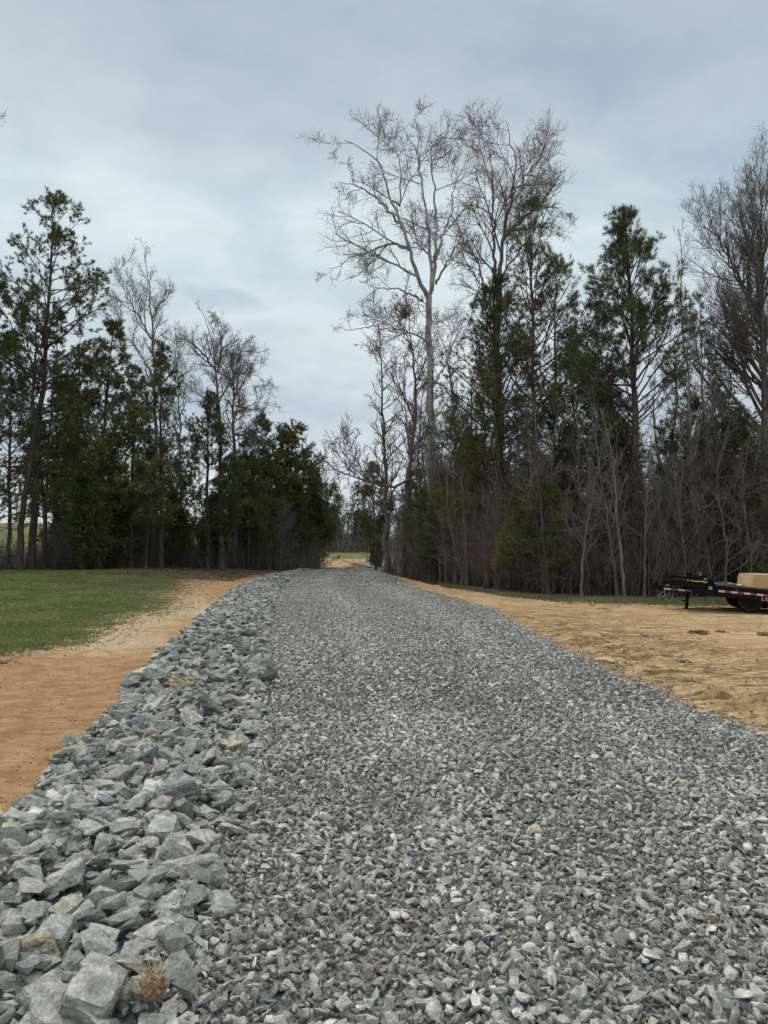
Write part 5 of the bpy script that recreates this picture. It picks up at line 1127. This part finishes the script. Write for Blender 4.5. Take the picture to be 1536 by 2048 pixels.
# fallen branches where the gravel disappears
b = G0(738, 1137); bz = hz(b[0], b[1])
for k, (pts, r, lab) in enumerate([([(0, 0, .1), (-1.0, .3, .35), (-2.3, .5, .75)], 0.05, 'fallen branch reaching out over the far end of the gravel'), ([(0.4, .4, .08), (-.6, 0, .2), (-1.9, -.4, .12)], 0.06, 'lower fallen branch lying by the far end of the gravel'), ([(.2, .2, .05), (.1, .6, .7), (-.3, .9, 1.2)], 0.04, 'broken branch sticking up by the far end of the gravel')]):
    p = resample(np.array(pts, float), 9); r_ = np.linspace(r, r * .3, 9); T = Tubes(); T.add(p, r_, 6); P1, R1 = sprout(np.random.default_rng(k), p[None], r_[None], 8, .3, 1, 45, 12, lambda L, t: .35 * L, 5, .15, .02, .6, .01); T.add(P1, R1, 4)
    P1, R1 = sprout(np.random.default_rng(k), P1, R1, 4, .3, 1, 45, 12, lambda L, t: .4 * L, 4, .15, .02, .6, .008); T.add(P1, R1, 3)
    o = add_obj('fallen_branch', T.mesh('fallen_branch', M_TWIG)); o.location = (b[0], b[1], bz); tag(o, lab, 'branch')
# squirrel nest
p = W(1036, 801, 29.6); rng = np.random.default_rng(9); dv = norm(rng.normal(size=(260, 3))); P_ = dv * 0.12 * rng.random((260, 1)); V, Fc = needles(rng, np.stack([P_, P_ + dv * .08, P_ + dv * .14], 1), 10, .10, .05, 10, 90, 0)
o = add_obj('leaf_nest', np_mesh('leaf_nest', V, [Fc], M_LEAFLIT)); o.location = p; tag(o, 'dark ball of a leaf nest in the limbs between the two tall trunks', 'nest')

# ---------------------------------------------------------------- the flatbed trailer
M_BLACK = simple('black_paint', (0.004, 0.004, 0.0045), 0.5, 0.16, 0.3, 12); M_RUB = simple('tyre_rubber', (0.016, 0.016, 0.016), 0.85, 0.3, 0.3, 20)
M_STEEL = simple('worn_steel', (0.33, 0.33, 0.33), 0.45, 0.5, 0.25, 20, metal=0.7); M_SIL = simple('reflective_silver', (0.55, 0.54, 0.56), 0.4, 0.5, 0.12, 40); M_REDT = simple('reflective_red', (0.33, 0.028, 0.04), 0.4, 0.5, 0.2, 40)
M_DECK = simple('deck_boards', (0.10, 0.085, 0.07), 0.85, 0.2, 0.3, 10, bump=0.3); M_CARD = simple('cardboard', (0.50, 0.335, 0.19), 0.85, 0.2, 0.06, 3); M_PAPER = simple('paper', (0.78, 0.78, 0.74), 0.8, 0.2, 0.04, 6)
M_YEL = simple('yellow_strap', (0.72, 0.66, 0.06), 0.6, 0.3, 0.15, 20); M_ORG = simple('orange_lettering', (0.75, 0.22, 0.04), 0.5, 0.4, 0.1, 10); M_CREAM = simple('cream_lettering', (0.72, 0.55, 0.38), 0.5, 0.4, 0.05, 10); M_RSTR = simple('red_strap', (0.24, 0.05, 0.055), 0.7, 0.3, 0.2, 20)
class B:
    def __init__(s): s.bm = bmesh.new()
    def box(s, x0, x1, y0, y1, z0, z1, bev=0.006):
        b2 = bmesh.new(); bmesh.ops.create_cube(b2, size=1)
        for v in b2.verts: v.co = Vector(((x0 + x1) / 2 + v.co.x * (x1 - x0), (y0 + y1) / 2 + v.co.y * (y1 - y0), (z0 + z1) / 2 + v.co.z * (z1 - z0)))
        if bev: bmesh.ops.bevel(b2, geom=list(b2.edges), offset=bev, segments=2, affect='EDGES')
        m = bpy.data.meshes.new('t'); b2.to_mesh(m); b2.free(); s.bm.from_mesh(m); bpy.data.meshes.remove(m); return s
    def beam(s, a, b, w_, h_):
        a = Vector(a); b = Vector(b); d = b - a; L = d.length; M_ = d.to_track_quat('X', 'Z').to_matrix().to_4x4(); M_.translation = (a + b) / 2
        b2 = bmesh.new(); bmesh.ops.create_cube(b2, size=1)
        for v in b2.verts: v.co = M_ @ Vector((v.co.x * L, v.co.y * w_, v.co.z * h_))
        m = bpy.data.meshes.new('t'); b2.to_mesh(m); b2.free(); s.bm.from_mesh(m); bpy.data.meshes.remove(m); return s
    def cyl(s, a, b, r, n=20, r2=None):
        a = Vector(a); b = Vector(b); d = b - a; M_ = d.to_track_quat('Z', 'Y').to_matrix().to_4x4(); M_.translation = (a + b) / 2
        b2 = bmesh.new(); bmesh.ops.create_cone(b2, cap_ends=True, segments=n, radius1=r, radius2=r if r2 is None else r2, depth=d.length); bmesh.ops.transform(b2, matrix=M_, verts=b2.verts)
        m = bpy.data.meshes.new('t'); b2.to_mesh(m); b2.free(); s.bm.from_mesh(m); bpy.data.meshes.remove(m); return s
    def torus(s, c, R, r, axis='Y', n=28, k=10):
        V = []; 
        vs_ = []
        for i in range(n):
            for j in range(k):
                a = 2 * math.pi * i / n; q = 2 * math.pi * j / k; x = (R + r * math.cos(q)) * math.cos(a); z = (R + r * math.cos(q)) * math.sin(a); y = r * math.sin(q)
                p = {'Y': (x, y, z), 'Z': (x, z, y), 'X': (y, x, z)}[axis]; vs_.append(s.bm.verts.new(Vector(c) + Vector(p)))
        for i in range(n):
            for j in range(k): s.bm.faces.new([vs_[i * k + j], vs_[((i + 1) % n) * k + j], vs_[((i + 1) % n) * k + (j + 1) % k], vs_[i * k + (j + 1) % k]])
        return s
    def obj(s, name, m, parent=None):
        me = bpy.data.meshes.new(name); bmesh.ops.recalc_face_normals(s.bm, faces=s.bm.faces); s.bm.to_mesh(me); s.bm.free(); me.materials.append(m); return add_obj(name, me, parent)
TX, TY = 8.22, 19.55; TZ = hz(TX, TY)
tr = empty('flatbed_trailer', (TX, TY, TZ), (0, rad(5.0), rad(-15))); tag(tr, 'black flatbed trailer resting on its jack on the tan dirt by the wood', 'trailer')
YN, YF = -0.80, 1.10
B().box(0.64, 6.4, YN, YN + 0.10, 0.46, 0.74).box(0.64, 6.4, YF - 0.10, YF, 0.46, 0.74).box(0.64, 0.76, YN + 0.101, YF - 0.101, 0.50, 0.735).box(6.28, 6.4, YN + .101, YF - .101, 0.50, 0.735).box(2.4, 2.5, YN + .101, YF - .101, 0.55, 0.70).box(4.4, 4.5, YN + .101, YF - .101, 0.55, 0.70).obj('frame', M_BLACK, tr)
d_ = B()
for k in range(10): d_.box(0.66, 6.38, YN + 0.01 + k * 0.188, YN + 0.01 + k * 0.188 + 0.18, 0.745, 0.785, 0.004)
d_.obj('deck', M_DECK, tr)
B().beam((0.64, YN + 0.10, 0.55), (-0.62, 0.08, 0.50), 0.08, 0.15).beam((0.64, YF - 0.1, 0.55), (-0.62, 0.22, 0.50), 0.08, 0.15).box(-0.66, -0.50, 0.04, 0.26, 0.44, 0.58).obj('drawbar', M_BLACK, tr)
cp = B().box(-0.80, -0.67, 0.08, 0.22, 0.46, 0.64).torus((-0.90, 0.15, 0.53), 0.075, 0.028, 'Z').cyl((-0.74, .15, .64), (-0.74, .15, .70), .03).obj('coupler', M_BLACK, tr)
# rack over the drawbar
rk = B()
for y in (-0.42, 0.62):
    rk.box(-0.46, 0.58, y - 0.015, y + 0.015, 0.62, 0.76).box(-0.46, 0.58, y - 0.02, y + 0.02, 0.83, 0.875).box(-0.46, -0.41, y - 0.021, y + 0.021, 0.62, 0.874).box(0.53, 0.58, y - .021, y + .021, 0.62, 0.93)
rk.box(-0.46, -0.41, -0.40, 0.60, 0.70, 0.874).box(-0.44, 0.56, -0.40, 0.60, 0.61, 0.64).box(0.10, 0.56, 0.60, 0.64, 0.90, 0.93)
rk.obj('rack', M_BLACK, tr)
B().box(0.46, 0.63, -0.50, -0.47, 0.50, 0.87, 0.02).obj('end_plate', M_BLACK, tr)
jk = B().box(0.02, 0.12, 0.05, 0.15, 0.30, 0.93).box(0.0, 0.14, 0.03, 0.17, 0.93, 1.0).cyl((-.04, .1, .97), (-.10, .1, .97), .012).obj('jack', M_BLACK, tr)
B().box(0.03, 0.11, 0.06, 0.14, 0.02, 0.31).box(-0.02, 0.16, 0.0, 0.2, 0.0, 0.03).box(-0.06, 0.02, .08, .12, .20, .24).obj('foot', M_BLACK, jk)
B().box(0.035, 0.065, 0.035, 0.048, 0.76, 0.84, .002).obj('label', M_SIL, jk)
# reflective tape on the near rail and drawbar
x = 0.68; k = 0
while x < 6.3:
    w_ = 0.15; B().box(x, x + w_, YN - 0.004, YN + 0.001, 0.585, 0.635, 0).obj('reflective_strip', M_SIL if k % 2 == 0 else M_REDT, tr) if k < 34 else None
    x += w_ + 0.002; k += 1
def on_bar(t0, t1, m):
    a = Vector((0.64, YN + 0.10, 0.55)); b = Vector((-0.62, 0.08, 0.50)); n = Vector((b.y - a.y, a.x - b.x, 0)).normalized(); n = n if n.y < 0 else -n
    p, q = a.lerp(b, t0) + n * 0.043, a.lerp(b, t1) + n * 0.043; B().beam(p, q, 0.006, 0.05).obj('reflective_strip', m, tr)
for t0, t1, m in ((0.93, 0.80, M_SIL), (0.79, 0.68, M_REDT), (0.67, 0.54, M_SIL), (0.53, 0.42, M_REDT)): on_bar(t0, t1, m)
B().box(0.49, 0.58, -0.506, -0.501, 0.60, 0.65, 0).obj('label', M_SIL, tr); B().box(0.49, 0.58, -0.506, -0.501, 0.66, 0.69, 0).obj('label', M_SIL, tr)
# wheels
for wx in (1.49, 2.14):
    for wy in (YN + 0.13, YF - 0.36):
        wh = empty('wheel', (wx, wy, 0)); wh.parent = tr
        zc = 0.31 + (wx) * math.sin(rad(5)) ; wh.location.z = zc
        t_ = B().cyl((0, 0.02, 0), (0, 0.21, 0), 0.300, 44)
        t_.torus((0, 0.045, 0), 0.262, 0.045, 'Y', 44, 10).torus((0, 0.185, 0), 0.262, 0.045, 'Y', 44, 10); t_.obj('tyre', M_RUB, wh)
        B().cyl((0, -0.004, 0), (0, 0.018, 0), 0.175, 32).cyl((0, -0.03, 0), (0, -0.004, 0), 0.06, 20).obj('rim', M_BLACK, wh)
B().box(1.75, 1.84, YN + .13, YF - .13, 0.48, 0.54).cyl((1.49, YN + .34, .31 + .13), (1.49, YF - .36, .31 + .13), .035).cyl((2.14, YN + .34, .31 + .187), (2.14, YF - .36, .31 + .187), .035).obj('axle', M_BLACK, tr)
# lettering on the rail
def text(s_, size, x, z, m, name='lettering'):
    c = bpy.data.curves.new(name, 'FONT'); c.body = s_; c.size = size; c.extrude = 0.001; c.materials.append(m); o0 = bpy.data.objects.new('tmp', c); me = bpy.data.meshes.new_from_object(o0); bpy.data.objects.remove(o0); me.name = name; o = add_obj(name, me, tr); o.location = (x, YN - 0.004, z); o.rotation_euler = (rad(90), 0, 0); return o
text('L', 0.145, 1.70, 0.470, M_CREAM); text('AWRENCE', 0.105, 1.78, 0.495, M_CREAM)
B().box(1.79, 2.7, YN - 0.004, YN + .001, 0.465, 0.483, 0).obj('orange_stripe', M_ORG, tr)
# safety chain and hose
T = Tubes(); T.add(resample(np.array([(-0.55, -0.02, .47), (-0.50, -0.1, .22), (-0.38, -0.08, .17), (-0.30, -0.05, .40)]), 24), np.full(24, 0.010), 5); T.add(resample(np.array([(-0.5, 0.05, .47), (-0.7, 0.0, .30), (-0.66, 0.0, .26), (-0.4, -0.02, .36)]), 24), np.full(24, 0.010), 5)
add_obj('safety_chain', T.mesh('safety_chain', M_STEEL), tr)
T = Tubes(); T.add(resample(np.array([(-0.52, -0.06, .60), (-0.38, -0.12, .62), (-0.32, -0.14, .56), (-0.34, -0.12, .42)]), 18), np.full(18, 0.012), 6); T.add(resample(np.array([(-0.36, -.16, .60), (0.1, -.36, .585), (0.55, -.48, .57)]), 10), np.full(10, 0.008), 5); add_obj('brake_cable', T.mesh('brake_cable', M_STEEL), tr)
# things lying on the trailer (they rest on it: things of their own)
Rt = Matrix.Translation((TX, TY, TZ)) @ Matrix.Rotation(rad(-15), 4, 'Z') @ Matrix.Rotation(rad(5), 4, 'Y')
def rest(o, x, y, z, rz=0.0): o.matrix_world = Rt @ Matrix.Translation((x, y, z)) @ Matrix.Rotation(rz, 4, 'Z')
bm = bmesh.new(); bmesh.ops.create_cube(bm, size=1); bmesh.ops.subdivide_edges(bm, edges=bm.edges, cuts=5, use_grid_fill=True)
for v in bm.verts:
    v.co.x *= 1.5; v.co.y *= 0.95; v.co.z *= 0.37; v.co.z += 0.185
    if v.co.z > 0.3: v.co.z += 0.03 * math.sin(v.co.x * 3.1 + 1.2) - 0.02; v.co.x += 0.02
me = bpy.data.meshes.new('box_body'); bm.to_mesh(me); bm.free(); me.materials.append(M_CARD)
cb_ = empty('cardboard_box'); rest(cb_, 2.12, -0.22, 0.787, rad(10)); tag(cb_, 'long brown cardboard box lying on the trailer deck', 'box'); add_obj('box_body', me, cb_)
B().box(-0.74, 0.74, -0.03, 0.03, 0.371, 0.374, 0).obj('tape', simple('packing_tape', (0.42, 0.30, 0.17), 0.35, 0.5, 0.05, 5), cb_)
pb = B().box(-0.14, 0.14, -0.12, 0.12, 0, 0.012, 0).obj('paper_sheet', M_PAPER); rest(pb, 1.12, -0.5, 0.80, 0.3); pb.rotation_euler.y += 0.22; tag(pb, 'white folded paper lying on the deck left of the cardboard box', 'paper')
pb = B().box(-0.06, 0.06, -0.08, 0.08, 0, 0.03, 0.004).obj('paper_sheet', M_PAPER); rest(pb, 1.27, -0.3, 0.79, 0.7); tag(pb, 'small pale packet between the folded paper and the cardboard box', 'packet')
ys = B().torus((0, 0, 0.055), 0.042, 0.026, 'Y', 24, 10).torus((0.01, 0.04, 0.055), 0.044, 0.024, 'Y', 24, 10).obj('strap_roll', M_YEL); rest(ys, 0.42, -0.33, 0.765); ys.location.z -= 0.0; tag(ys, 'yellow rolled ratchet strap on the drawbar rack', 'strap')
T = Tubes(); T.add(resample(np.array([(0, 0, 0.02), (-.08, .02, .03), (-.2, -.03, .02), (-.3, .04, .03)]), 12), np.full(12, 0.012), 4); o = add_obj('strap', T.mesh('strap', M_YEL)); rest(o, 0.37, -.33, .765); tag(o, 'loose yellow strap end left of the rolled strap', 'strap')
rng = np.random.default_rng(3); T = Tubes()
for k in range(3): T.add(resample(np.array([(-.1 + .05 * k, 0, .02), (-.03, .03, .09 - .03 * k), (.04 + .04 * k, -.02, .06), (.14, 0, .015 + .02 * k)]), 12), np.full(12, 0.009), 4)
o = add_obj('strap', T.mesh('strap', M_RSTR)); rest(o, -0.20, -.40, .765); tag(o, 'tangled red strap at the front of the drawbar rack', 'strap')
T = Tubes(); T.add(resample(np.array([(-.12, 0, .03), (0, -.03, .05), (.16, -.12, .01), (.30, -.19, -.12), (.36, -.195, -.24)]), 16), np.full(16, 0.010), 4); T.add(resample(np.array([(-.1, 0, .0), (-.02, .02, .07), (.1, 0, .02), (.02, -.02, .01)]), 14), np.full(14, 0.012), 4)
o = add_obj('strap', T.mesh('strap', M_RSTR)); rest(o, 0.82, -.62, .795); tag(o, 'red strap hanging over the trailer rail in front of the paper', 'strap')
wn = B().torus((0, 0, 0.045), 0.03, 0.012, 'Y').box(-.03, .03, -.02, .02, 0, .02, .003).obj('winch_ring', M_STEEL); rest(wn, 0.44, 0.60, 0.876); wn.location.z += 0.055; tag(wn, 'steel shackle ring on top of the far rack rail', 'shackle')
